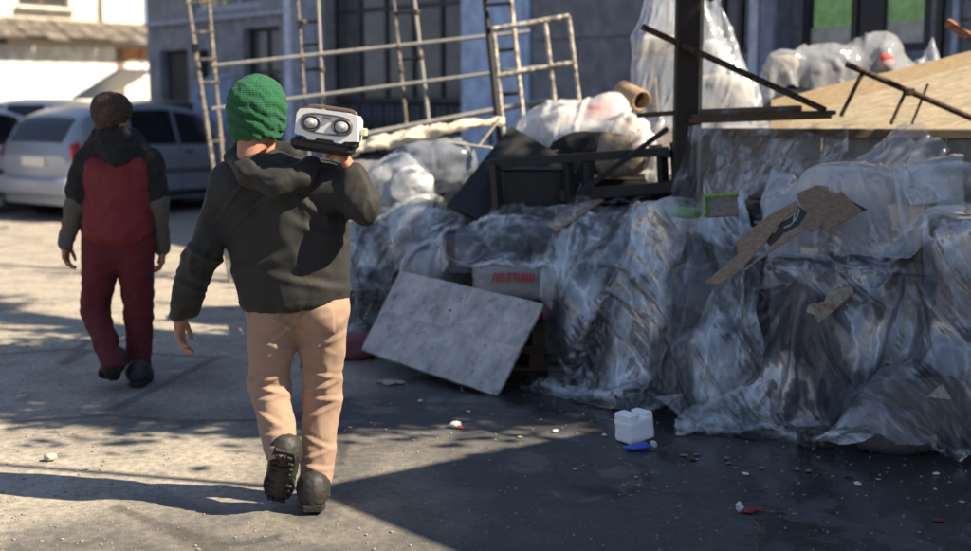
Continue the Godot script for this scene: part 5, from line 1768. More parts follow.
func film_sheet(called: String, label: String, p: PackedVector3Array, nu: int, nv: int, m: Material, crease: float, scale: float, sd: int, up := 3, skew := 0.3, fold := 0.03) -> void:
	var c := Vector3.ZERO
	for q in p: c += q / p.size()
	c.y = 0
	var loc := PackedVector3Array()
	for q in p: loc.append(q - c)
	single(called, sheet_mesh(loc, nu, nv, up, crease, scale, sd, skew, fold), m, label, "plastic film", c, Vector3.ZERO, "plastic film over the heap")
func make_films() -> void:
	raster(-2.0, -11.0, 4.2, -5.2, 16)
	# big sheet on the right, from the back of the boxes down to the road, where its hem is weighed down
	var nu := 62
	var nv := 58
	var hem := []
	for k in 9: hem.append([k / 8.0, 1.0])
	var p := drape(Vector3(1.05, 1.15, -7.4), Vector3(2.95, 1.40, -7.2), Vector3(2.75, 0.012, -5.70), Vector3(0.98, 0.012, -6.28), nu, nv, 1.08, 1.04, 130, [[0.1, 0.0], [0.5, 0.0], [0.9, 0.0], [0.30, 0.46, P(806, 256, 6.42)], [0.66, 0.42, P(926, 211, 6.45)]] + hem, 5)
	film_sheet("film_sheet", "big clear sheet of film hanging over the navy box down to the road", p, nu, nv, M.film_front, 0.0045, 4.5, 11, 4, -0.7, 0.042)
	# middle sheet
	nu = 58
	nv = 58
	p = drape(Vector3(0.48, 1.05, -8.25), Vector3(1.65, 1.30, -7.9), Vector3(1.45, 0.03, -6.2), Vector3(0.40, 0.24, -7.28), nu, nv, 1.10, 1.05, 130, [[0.1, 0.0], [0.9, 0.0], [0.62, 1.0], [1.0, 1.0]], 8)
	film_sheet("film_sheet", "wrinkled milky film over the black bags in the middle of the heap", p, nu, nv, M.film_fold, 0.0045, 4.5, 12, 4, -0.6, 0.04)
	# left sheet
	nu = 48
	nv = 40
	p = drape(Vector3(-1.0, 1.05, -9.3), Vector3(0.25, 1.0, -8.7), Vector3(0.10, 0.68, -8.02), Vector3(-0.92, 0.5, -8.25), nu, nv, 1.18, 1.10, 110, [[0.05, 0.0], [0.95, 0.0]], 14)
	film_sheet("film_sheet", "bluish film draped over the bags at the left end, its hem on the pale board", p, nu, nv, M.film_fold, 0.011, 4.5, 13)
	# film between post and front, over the printed sack
	nu = 40
	nv = 30
	p = drape(Vector3(0.0, 1.0, -8.45), Vector3(1.25, 1.2, -7.95), Vector3(1.15, 1.02, -7.35), Vector3(-0.10, 0.70, -7.95), nu, nv, 1.14, 1.10, 90, [[0.0, 1.0], [0.2, 1.0, Vector3(0.12, 0.69, -7.84)], [0.42, 1.0, Vector3(0.40, 0.70, -7.80)], [0.62, 1.0, Vector3(0.66, 0.72, -7.72)]], 16)
	film_sheet("film_sheet", "loose film lying over the printed sack and the green packets", p, nu, nv, M.film_fold, 0.012, 4.5, 17)
	# hanging over the low wall
	raster(-2.0, -11.0, 4.2, -5.2, 3)
	nu = 44
	nv = 36
	p = drape(P(684, 112, 8.15), P(832, 112, 8.12), P(835, 190, 7.35), P(668, 196, 7.5), nu, nv, 1.16, 1.09, 102, [[0.0, 0.0], [0.3, 0.0], [0.62, 0.0], [1.0, 0.0]], 18)
	film_sheet("film_sheet", "dull film hanging from the planks over the low wall", p, nu, nv, M.film_front, 0.01, 4.5, 19)
	# puffed film on the top right
	nu = 48
	nv = 36
	p = drape(P(778, 148, 7.7), P(950, 178, 7.3), P(985, 222, 6.7), P(790, 214, 6.95), nu, nv, 1.35, 1.20, 85, [], 21, -0.16)
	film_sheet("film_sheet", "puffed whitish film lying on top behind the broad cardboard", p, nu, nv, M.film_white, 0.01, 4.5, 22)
	# sunlit heap: whiter, more opaque film puts the sun into its colour
	nu = 44
	nv = 40
	p = drape(P(505, 84, 9.5), P(668, 84, 9.4), P(668, 176, 8.6), P(505, 168, 8.75), nu, nv, 1.22, 1.13, 102, [], 24)
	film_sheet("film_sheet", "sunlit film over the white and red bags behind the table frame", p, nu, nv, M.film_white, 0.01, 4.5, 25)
	# tall film: milkier than the shaded sheets, for its sunlit look
	nu = 48
	nv = 50
	p = drape(P(640, -90, 9.75), P(735, -60, 9.7), P(800, 118, 9.1), P(615, 112, 9.1), nu, nv, 1.19, 1.11, 102, [[0.2, 0.22], [0.45, 0.2], [0.7, 0.28]], 27)
	film_sheet("film_sheet", "tall sunlit film hung from the thin stand behind the post", p, nu, nv, M.film_milky, 0.01, 4.5, 28)
	# right back: milky film gives this sheet its sunlit brightness
	nu = 52
	nv = 32
	p = drape(P(758, 30, 10.5), P(955, 15, 10.5), P(958, 100, 9.75), P(758, 95, 9.75), nu, nv, 1.16, 1.09, 93, [[0.88, 0.3]], 30)
	film_sheet("film_sheet", "film with a sunlit peak over the cushions at the right back", p, nu, nv, M.film_milky, 0.01, 4.5, 31)
	# folded clear film and the piece at the right edge
	nu = 30
	nv = 26
	p = drape(P(925, 170, 7.2), P(1010, 150, 7.2), P(1010, 225, 6.6), P(925, 215, 6.7), nu, nv, 1.26, 1.14, 59, [], 36)
	film_sheet("film_sheet", "crumpled film lying on the tall grey-brown carton", p, nu, nv, M.film_fold, 0.01, 4.5, 37)
	var rl := thing("film_roll", "two stiff loops of clear folded film in front of the low wall", "plastic film", P(905, 172, 7.7))
	for q in [[862, 176, 918, 133, 7.7, 0.085], [888, 186, 936, 146, 7.6, 0.075]]:
		var a := P(q[0], q[1], q[4]) - rl.position
		var b := P(q[2], q[3], q[4] + 0.15) - rl.position
		var w := (b - a).normalized()
		var s1 := w.cross(Vector3.UP).normalized()
		var s2 := s1.cross(w)
		var pp := PackedVector3Array()
		for j in 9:
			for i in 22:
				var an := i / 21.0 * PI * 1.55 - 0.5
				var rr: float = q[5] * (1.0 + 0.12 * sin(i * 1.3 + j * 0.8) + 0.08 * sin(j * 2.1))
				pp.append(a.lerp(b, j / 8.0) + (s1 * cos(an) * 1.35 + s2 * sin(an)) * rr)
		var gg := Shape.new()
		gg.grid(pp, 22, 9)
		part("loop", gg.done(), M.film_clear, rl)
	# left end
	nu = 40
	nv = 44
	p = drape(P(350, 172, 9.45), P(468, 172, 9.3), P(470, 215, 8.8), P(352, 268, 8.75), nu, nv, 1.24, 1.14, 93, [], 39)
	film_sheet("film_sheet", "thin film over the bags at the left end behind the walking man", p, nu, nv, M.film_fold, 0.01, 4.5, 40)

# ------------------------------------------------------------------ people
func blob_of(bones: Array, cell: float, pad := 0.04) -> Blob:
	var lo := Vector3.ONE * 1e9
	var hi := Vector3.ONE * -1e9
	for b in bones:
		var r := maxf(b[2], b[3]) + pad
		for p in [b[0], b[1]]:
			lo = Vector3(minf(lo.x, p.x - r), minf(lo.y, p.y - r), minf(lo.z, p.z - r))
			hi = Vector3(maxf(hi.x, p.x + r), maxf(hi.y, p.y + r), maxf(hi.z, p.z + r))
	var bl := Blob.new(lo, hi, cell)
	for b in bones: bl.bone(b[0], b[1], b[2], b[3], b[4] if b.size() > 4 else 0.04, b[5] if b.size() > 5 else Vector3.ONE, b[6] if b.size() > 6 else false)
	return bl
func garment(bones: Array, cell: float, bend = null) -> ArrayMesh:
	var g := Shape.new()
	blob_of(bones, cell).mesh_into(g, bend)
	return g.done()
func head_into(g: Shape, c: Vector3, fwd: Vector3, up: Vector3, s: float) -> void:      # s: head height
	var r := fwd.cross(up).normalized()
	var at := func(x: float, y: float, z: float) -> Vector3: return c + (r * x + up * y + fwd * z) * s
	var b := []
	b.append([at.call(0, 0.13, -0.10), at.call(0, 0.12, 0.06), 0.335 * s, 0.31 * s, 0.03])
	b.append([at.call(0, -0.05, 0.08), at.call(0, -0.36, 0.20), 0.25 * s, 0.12 * s, 0.04])
	for x in [-1.0, 1.0]:
		b.append([at.call(0.20 * x, -0.25, 0.02), at.call(0.05 * x, -0.41, 0.24), 0.10 * s, 0.085 * s, 0.04])        # jaw
		b.append([at.call(0.20 * x, -0.07, 0.22), at.call(0.12 * x, -0.16, 0.27), 0.085 * s, 0.07 * s, 0.03])         # cheek
		b.append([at.call(0.05 * x, 0.10, 0.335), at.call(0.22 * x, 0.09, 0.27), 0.05 * s, 0.04 * s, 0.02])           # brow
		b.append([at.call(0.325 * x, 0.06, -0.06), at.call(0.335 * x, -0.12, -0.02), 0.055 * s, 0.035 * s, 0.012])    # ear
		b.append([at.call(0.35 * x, 0.05, -0.10), at.call(0.36 * x, -0.04, -0.11), 0.035 * s, 0.03 * s, 0.012])
		b.append([at.call(0.13 * x, 0.0, 0.38), at.call(0.13 * x, 0.0, 0.37), 0.06 * s, 0.06 * s, 0.02, Vector3.ONE, true])   # eye socket
		b.append([at.call(0.13 * x, -0.005, 0.30), at.call(0.13 * x, -0.005, 0.30), 0.055 * s, 0.055 * s, 0.008])
	b.append([at.call(0, 0.04, 0.36), at.call(0, -0.13, 0.44), 0.035 * s, 0.055 * s, 0.02])                            # nose
	b.append([at.call(-0.09, -0.255, 0.335), at.call(0.09, -0.255, 0.335), 0.03 * s, 0.03 * s, 0.02])                   # lips
	b.append([at.call(-0.08, -0.285, 0.33), at.call(0.08, -0.285, 0.33), 0.032 * s, 0.032 * s, 0.012])
	b.append([at.call(0, -0.42, 0.27), at.call(0, -0.42, 0.27), 0.08 * s, 0.08 * s, 0.03])                             # chin
	b.append([at.call(0, -0.1, -0.12), at.call(0, -0.62, -0.16), 0.24 * s, 0.235 * s, 0.04])                           # neck
	blob_of(b, 0.0045, 0.02).mesh_into(g)
# wrist, direction of the knuckles, direction out of the palm, direction of the thumb; curl 0 straight .. 1 fist
func hand_into(g: Shape, w: Vector3, dir: Vector3, palm: Vector3, thumb: Vector3, curl: float, s := 1.0) -> void:
	dir = dir.normalized()
	thumb = (thumb - dir * thumb.dot(dir)).normalized()
	palm = (palm - dir * palm.dot(dir) - thumb * palm.dot(thumb)).normalized()
	var b := []
	b.append([w - dir * 0.05 * s, w + dir * 0.01 * s, 0.027 * s, 0.025 * s, 0.02])
	for k in 4:
		var off: float = [0.030, 0.010, -0.011, -0.030][k] * s
		var len_: float = [0.078, 0.086, 0.080, 0.062][k] * s
		var root: Vector3 = w + dir * ([0.088, 0.092, 0.088, 0.080][k] * s) + thumb * off
		b.append([w + dir * 0.015 * s + thumb * off * 0.5, root, 0.017 * s, 0.012 * s, 0.018])
		var p := root
		var ang := 0.0
		for j in 3:
			ang += curl * ([0.75, 1.15, 0.8][j] + 0.05 * k)
			var l: float = len_ * [0.46, 0.30, 0.24][j]
			var q := p + (dir * cos(ang) + palm * sin(ang)) * l
			b.append([p, q, (0.0098 - 0.0009 * j) * s, (0.0090 - 0.0009 * j) * s, 0.004])
			p = q
	var t0 := w + dir * 0.022 * s + thumb * 0.020 * s + palm * 0.006 * s
	var t1 := t0 + (dir * 0.55 + thumb * 0.75 + palm * 0.35 * curl).normalized() * 0.042 * s
	var t2 := t1 + (dir * 0.85 + thumb * 0.35 + palm * 0.6 * curl).normalized() * 0.032 * s
	var t3 := t2 + (dir * 0.95 + thumb * 0.05 + palm * 0.7 * curl).normalized() * 0.026 * s
	b.append([t0, t1, 0.016 * s, 0.0115 * s, 0.012])
	b.append([t1, t2, 0.0115 * s, 0.0105 * s, 0.005])
	b.append([t2, t3, 0.0105 * s, 0.0085 * s, 0.005])
	blob_of(b, 0.0032, 0.015).mesh_into(g)
func folds(sd: int, amp: float, f: Vector3, amp2: float, f2: Vector3, where = null) -> Callable:
	var a := FastNoiseLite.new()
	a.seed = sd
	a.frequency = 1.0
	a.fractal_type = FastNoiseLite.FRACTAL_RIDGED
	a.fractal_octaves = 2
	var b := FastNoiseLite.new()
	b.seed = sd + 1
	b.frequency = 1.0
	b.fractal_octaves = 2
	return func(p: Vector3, n: Vector3) -> Vector3:
		var w: float = 1.0 if where == null else where.call(p)
		return p + n * (a.get_noise_3dv(p * f) * amp * w + b.get_noise_3dv(p * f2) * amp2)
# boot: heel and toe points on the ground plane of the foot, ankle; up is the foot's own up
func boot_bones(heel: Vector3, toe: Vector3, up: Vector3, shaft: Vector3) -> Array:
	var d := (toe - heel).normalized()
	var side := d.cross(up).normalized()
	var L := (toe - heel).length()
	var b := []
	var h := heel + up * 0.055
	b.append([h + d * 0.06, heel + d * L * 0.45 + up * 0.05, 0.046, 0.046, 0.03])
	for s in [-1.0, 1.0]: b.append([heel + d * L * 0.45 + up * 0.042 + side * 0.012 * s, toe - d * 0.05 + up * 0.038 + side * 0.016 * s, 0.044, 0.041, 0.03])
	b.append([heel + d * L * 0.25 + up * 0.085, heel + d * L * 0.62 + up * 0.06, 0.054, 0.046, 0.03])
	b.append([h + d * 0.06 + up * 0.02, shaft, 0.054, 0.064, 0.04])
	for s in [-1.0, 1.0]: b.append([heel + d * 0.035 + up * 0.045 + side * 0.014 * s, heel + d * 0.045 + up * 0.11 + side * 0.012 * s, 0.034, 0.036, 0.02])
	return b
func sole(parent: Node3D, heel: Vector3, toe: Vector3, up: Vector3, m: Material) -> void:
	var d := (toe - heel).normalized()
	up = (up - d * up.dot(d)).normalized()
	var side := d.cross(up).normalized()
	var L := (toe - heel).length()
	var bs := Basis(side, up, -d)
	var outline := PackedVector2Array()
	var wid := [0.036, 0.047, 0.050, 0.047, 0.044, 0.047, 0.056, 0.063, 0.063, 0.056, 0.040, 0.018]
	for i in wid.size(): outline.append(Vector2(wid[i], -0.01 + (L + 0.015) * i / (wid.size() - 1)))
	for i in wid.size(): outline.append(Vector2(-wid[wid.size() - 1 - i], -0.01 + (L + 0.015) * (wid.size() - 1 - i) / (wid.size() - 1)))
	var g := Shape.new()
	g.prism(outline, 0.006, 0.028, Basis(side, d, side.cross(d)) if side.cross(d).dot(up) > 0 else Basis(-side, d, (-side).cross(d)), heel)
	var s := part("sole", g.done(), m, parent)
	g = Shape.new()
	for k in 9:
		var t := (k + 0.5) / 9.0
		if k == 4: continue
		var w: float = wid[int(t * 11)]
		for q in [-1.0, 1.0]:
			g.box(heel + d * (L * t) + side * (q * w * 0.62) + up * 0.001, Vector3(w * 0.62, 0.014, L / 9 * 0.62), 0.003, bs * Basis(Vector3.UP, 0.35 * q))
		if k % 2 == 0: g.box(heel + d * (L * t) + up * 0.0012, Vector3(0.018, 0.012, 0.02), 0.003, bs * Basis(Vector3.UP, 0.7))
	var tr := part("tread", g.done(), m, s)
	tr.set_meta("kind", "stuff")

func make_man() -> void:
	var D := 5.2
	var base := P(300, 515, D)
	base.y = 0
	var o := thing("person", "person in green knit hat, dark hooded jacket and tan trousers, shouldering a radio", "person", base)
	var J := func(px: float, py: float, d: float) -> Vector3: return P(px, py, d) - base
	var skin := mat("skin", lin(0.34, 0.16, 0.10), 0.55)
	skin.subsurf_scatter_enabled = true
	skin.subsurf_scatter_strength = 0.1
	# joints
	var neck: Vector3 = J.call(264, 158, 5.16)
	var head: Vector3 = J.call(257, 118, 5.12)
	var chest: Vector3 = J.call(285, 205, 5.16)
	var pelvis: Vector3 = J.call(299, 303, 5.18)
	var shl: Vector3 = J.call(229, 184, 5.18)
	var shr: Vector3 = J.call(336, 186, 5.14)
	var ell: Vector3 = J.call(202, 254, 5.14)
	var wrl: Vector3 = J.call(180, 316, 5.22)
	var elr: Vector3 = J.call(363, 206, 5.02)
	var wrr: Vector3 = J.call(352, 172, 5.06)
	var hpl: Vector3 = J.call(274, 312, 5.18)
	var hpr: Vector3 = J.call(323, 309, 5.18)
	var knl: Vector3 = J.call(270, 386, 5.20)
	var knr: Vector3 = J.call(322, 398, 5.26)
	var anl: Vector3 = J.call(284, 452, 5.06)
	var anr: Vector3 = J.call(314, 487, 5.22)
	# boots: the left one on its toe, sole to the camera; the right one flat
	var toel: Vector3 = J.call(277, 512, 5.12)
	toel.y = 0.028
	var heell: Vector3 = J.call(284, 462, 4.985)
	var toer: Vector3 = G(306, 497) - base
	toer.y = 0.012
	var heelr: Vector3 = G(313, 515.5) - base
	heelr.y = 0.012
	toer = heelr + Vector3(-0.03, 0, -0.28)
	toer.y = 0.012
	var upl := (anl - heell).normalized()
	var dl := (toel - heell).normalized()
	upl = (Vector3(0, 0.2, -1.0) - dl * dl.dot(Vector3(0, 0.2, -1.0))).normalized()
	toel = heell + dl * 0.29
	if toel.y < 0.03: heell.y += 0.03 - toel.y; toel.y = 0.03
	# the body, one skin
	var g := Shape.new()
	var bb := [
		[neck, chest, 0.055, 0.10, 0.05], [chest, pelvis, 0.105, 0.105, 0.05], [shl, shr, 0.06, 0.06, 0.05],
		[shl, ell, 0.045, 0.036, 0.03], [ell, wrl, 0.036, 0.026, 0.03], [shr, elr, 0.045, 0.036, 0.03], [elr, wrr, 0.036, 0.026, 0.03],
		[hpl, hpr, 0.095, 0.095, 0.05], [hpl, knl, 0.075, 0.05, 0.03], [knl, anl, 0.048, 0.035, 0.03], [hpr, knr, 0.075, 0.05, 0.03], [knr, anr, 0.048, 0.035, 0.03],
		[anl, heell + dl * 0.16 + upl * 0.05, 0.032, 0.025, 0.02], [anr, heelr.lerp(toer, 0.6) + Vector3(0, 0.05, 0), 0.032, 0.025, 0.02], [neck, head, 0.052, 0.05, 0.03]]
	blob_of(bb, 0.014).mesh_into(g)
	var face := Vector3(0.45, -0.05, -0.9).normalized()
	head_into(g, head + Vector3(0, -0.012, 0), face, (Vector3.UP - face * face.y).normalized(), 0.235)
	hand_into(g, wrl, Vector3(-0.02, -1, 0.10), Vector3(1, 0, -0.1), Vector3(0.1, 0, -1), 0.42, 0.98)
	hand_into(g, wrr, Vector3(-0.35, 0.75, 0.25), Vector3(-0.7, -0.2, -0.5), Vector3(0.1, 0.3, -0.9), 0.75, 0.95)
	part("body", g.done(), skin, o)
	# trousers
	var cloth := mat("tan_cotton", lin(0.46, 0.31, 0.225), 0.9, 0.0, "twill", 30.0)
	cloth.rim_enabled = true
	cloth.rim = 0.2
	var crotch: Vector3 = J.call(299, 330, 5.18)
	var tb := [
		[J.call(276, 300, 5.18), J.call(320, 297, 5.18), 0.114, 0.114, 0.05],
		[J.call(273, 318, 5.15), J.call(271, 345, 5.17), 0.101, 0.092, 0.05], [J.call(323, 314, 5.14), J.call(322, 345, 5.2), 0.099, 0.09, 0.05],
		[J.call(271, 345, 5.17), knl, 0.091, 0.077, 0.02], [J.call(322, 345, 5.2), knr, 0.088, 0.077, 0.02],
		[knl, J.call(276, 425, 5.12), 0.077, 0.070, 0.02], [J.call(276, 425, 5.12), J.call(284, 462, 5.04), 0.070, 0.066, 0.02],
		[knr, J.call(318, 450, 5.24), 0.077, 0.067, 0.02], [J.call(318, 450, 5.24), J.call(315, 498, 5.21), 0.067, 0.064, 0.02],
		[J.call(287, 487, 5.0), J.call(287, 490, 5.0), 0.125, 0.125, 0.01, Vector3.ONE, true], [J.call(315, 523, 5.2), J.call(315, 523, 5.2), 0.125, 0.125, 0.01, Vector3.ONE, true]]
	var wk := func(p: Vector3) -> float:
		return 0.35 + 1.2 * exp(-pow((p.y - 0.50) / 0.13, 2)) + 0.9 * exp(-pow((p.y - 0.80) / 0.08, 2)) + 0.9 * exp(-pow((p.y - 0.18) / 0.10, 2))
	var soft := folds(3, 0.0045, Vector3(7, 6.5, 7), 0.007, Vector3(5, 2.5, 5), wk)
	# creases: x, height, slope, half-length, width, depth
	var creases := [[-0.12, 0.545, 0.25, 0.10, 0.010, 0.008], [-0.10, 0.50, -0.35, 0.09, 0.012, 0.009], [-0.13, 0.46, 0.2, 0.08, 0.009, 0.007], [-0.11, 0.40, -0.5, 0.07, 0.010, 0.006], [-0.06, 0.30, 0.5, 0.06, 0.009, 0.006], [-0.09, 0.335, 0.25, 0.06, 0.008, 0.005],
		[0.09, 0.56, -0.25, 0.08, 0.010, 0.007], [0.09, 0.50, 0.3, 0.09, 0.012, 0.008], [0.085, 0.455, -0.2, 0.08, 0.009, 0.007], [0.07, 0.38, 0.45, 0.08, 0.010, 0.006], [0.07, 0.27, -0.5, 0.06, 0.009, 0.006], [0.06, 0.21, 0.35, 0.06, 0.008, 0.007], [0.06, 0.165, -0.2, 0.06, 0.008, 0.007],
		[-0.02, 0.755, 0.8, 0.09, 0.010, 0.008], [0.03, 0.74, -0.7, 0.09, 0.010, 0.008], [-0.10, 0.70, -0.4, 0.09, 0.012, 0.006], [0.10, 0.69, 0.35, 0.09, 0.012, 0.006]]
	var tailor := func(p: Vector3, n: Vector3) -> Vector3:
		var q: Vector3 = soft.call(p, n)
		if n.z < 0.0: return q
		var h := 0.0
		for c in creases:
			var dx: float = p.x - c[0]
			var e: float = (p.y - c[1] - c[2] * dx) / c[4]
			h += c[5] * exp(-e * e) * exp(-dx * dx / (c[3] * c[3])) - 0.6 * c[5] * exp(-pow(e - 2.0, 2.0)) * exp(-dx * dx / (c[3] * c[3]))
		for pk in [-0.10, 0.105]:                            # back pockets sewn on
			if absf(p.x - pk) < 0.062 and absf(p.y - 0.80) < 0.055: h += 0.0045
		return q + n * h
	var tr := part("trousers", garment(tb, 0.0075, tailor), cloth, o)
	# boots
	var leather := mat("black_leather", lin(0.024, 0.023, 0.021), 0.62, 0.0, "mottle", 8.0)
	var rubber := mat("boot_rubber", lin(0.028, 0.027, 0.024), 0.8, 0.0, "grime", 9.0)
	var bl := part("boot", garment(boot_bones(heell, toel, upl, anl + Vector3(0, 0.02, 0.0)), 0.006, folds(6, 0.002, Vector3(20, 20, 20), 0.002, Vector3(30, 30, 30))), leather, o)
	sole(bl, heell, toel, upl, rubber)
	var brt := part("boot", garment(boot_bones(heelr, toer, Vector3.UP, anr + Vector3(0, 0.02, 0)), 0.006, folds(7, 0.002, Vector3(20, 20, 20), 0.002, Vector3(30, 30, 30))), leather, o)
	sole(brt, heelr, toer, Vector3.UP, rubber)
	# jacket
	var jm := mat("charcoal_jacket", lin(0.018, 0.0185, 0.017), 0.78, 0.0, "grain", 6.0)
	jm.rim_enabled = true
	jm.rim = 0.25
	var jb := [
		[J.call(250, 190, 5.17), J.call(266, 294, 5.17), 0.118, 0.118, 0.06], [J.call(317, 188, 5.15), J.call(322, 286, 5.17), 0.115, 0.118, 0.06],
		[J.call(284, 185, 5.14), J.call(294, 290, 5.13), 0.118, 0.128, 0.06],
		[J.call(236, 184, 5.17), J.call(333, 184, 5.14), 0.082, 0.082, 0.06],
		[J.call(266, 160, 5.17), J.call(286, 190, 5.15), 0.068, 0.11, 0.06],
		[shl, ell, 0.074, 0.060, 0.05], [ell, J.call(181, 314, 5.22), 0.060, 0.048, 0.03],
		[shr, elr, 0.084, 0.066, 0.05], [elr, J.call(354, 176, 5.05), 0.066, 0.050, 0.04],
		[J.call(236, 334, 5.17), J.call(350, 320, 5.17), 0.34, 0.34, 0.012, Vector3(1, 4, 1), true], [wrl + Vector3(-0.005, -0.085, 0), wrl + Vector3(-0.005, -0.085, 0), 0.085, 0.085, 0.008, Vector3.ONE, true]]
	var wj := func(p: Vector3) -> float:
		return 0.4 + 1.3 * exp(-(p - ell).length_squared() / 0.015) + 0.9 * exp(-(p - wrl).length_squared() / 0.02) + 0.9 * exp(-(p - elr).length_squared() / 0.02)
	var jsoft := folds(13, 0.012, Vector3(6, 4, 6), 0.014, Vector3(4.5, 1.8, 4.5), wj)
	var jcre := [[-0.20, 1.30, 1.2, 0.10, 0.014, 0.010], [-0.16, 1.22, 0.9, 0.12, 0.016, 0.010], [0.10, 1.24, -0.8, 0.12, 0.016, 0.010], [0.14, 1.13, -0.5, 0.12, 0.018, 0.010], [-0.12, 1.02, 0.3, 0.14, 0.02, 0.009], [0.06, 0.95, -0.25, 0.16, 0.016, 0.008], [-0.36, 1.06, -0.6, 0.06, 0.012, 0.010], [-0.38, 1.0, 0.4, 0.06, 0.011, 0.010], [-0.41, 0.92, -0.5, 0.05, 0.010, 0.008], [-0.43, 0.86, 0.3, 0.05, 0.009, 0.008], [0.22, 1.2, 0.6, 0.05, 0.012, 0.010]]
	var sewn := func(p: Vector3, n: Vector3) -> Vector3:
		var q: Vector3 = jsoft.call(p, n)
		var h := 0.0
		for c in jcre:
			var dx: float = p.x - c[0]
			var e: float = (p.y - c[1] - c[2] * dx) / c[4]
			h += (c[5] * exp(-e * e) - 0.6 * c[5] * exp(-pow(e - 2.0, 2.0))) * exp(-dx * dx / (c[3] * c[3]))
		if n.z > 0.0 and absf(p.x - 0.0) < 0.3 and p.y < 0.872 - (p.x) * -0.06: h += 0.003
		return q + n * h
	var jk := part("jacket", garment(jb, 0.0085, sewn), jm, o)
	# hood lying on the back
	var hb := [
		[J.call(234, 158, 5.13), J.call(250, 172, 5.03), 0.036, 0.046, 0.03], [J.call(250, 172, 5.03), J.call(276, 184, 4.99), 0.046, 0.052, 0.03],
		[J.call(276, 184, 4.99), J.call(300, 178, 5.01), 0.052, 0.046, 0.03], [J.call(300, 178, 5.01), J.call(312, 164, 5.06), 0.046, 0.032, 0.03],
		[J.call(240, 152, 5.16), J.call(262, 150, 5.2), 0.042, 0.05, 0.03], [J.call(262, 150, 5.2), J.call(292, 156, 5.16), 0.05, 0.045, 0.03],
		[J.call(252, 160, 5.06), J.call(286, 164, 5.05), 0.03, 0.03, 0.03]]
	part("hood", garment(hb, 0.007, folds(23, 0.008, Vector3(6, 9, 6), 0.006, Vector3(8, 8, 8))), jm, jk)
	# hat
	var hat := mat("green_knit", lin(0.012, 0.20, 0.075), 0.95, 0.0, "knit", 10.0, "knit", 1.0)
	hat.rim_enabled = true
	hat.rim = 0.4
	var hc := head + Vector3(0, 0.008, 0)
	var kn := FastNoiseLite.new()
	kn.seed = 44
	kn.frequency = 1.0
	var slouch := func(p: Vector3, n: Vector3) -> Vector3:
		var q := p - hc
		var s := sin((q.y * 1.0 + q.x * 0.55 + kn.get_noise_3dv(q * 9.0) * 0.03) * 150.0)
		return p + n * (0.0035 * s * clampf(0.9 - q.y * 4.0, 0.1, 1.0) + kn.get_noise_3dv(q * 14.0) * 0.006)
	part("hat", garment([[hc + Vector3(0.0, 0.045, 0.012), hc + Vector3(0.0, 0.055, -0.035), 0.109, 0.107, 0.03], [hc + Vector3(0, -0.005, 0.0), hc + Vector3(0, 0.02, 0), 0.112, 0.114, 0.03], [hc + Vector3(-0.012, -0.035, 0.022), hc + Vector3(0.005, -0.03, -0.03), 0.094, 0.096, 0.02], [hc + Vector3(0, -0.155, 0.02), hc + Vector3(0.03, -0.14, -0.1), 0.088, 0.088, 0.02, Vector3.ONE, true]], 0.0055, slouch), hat, o)
	make_radio()
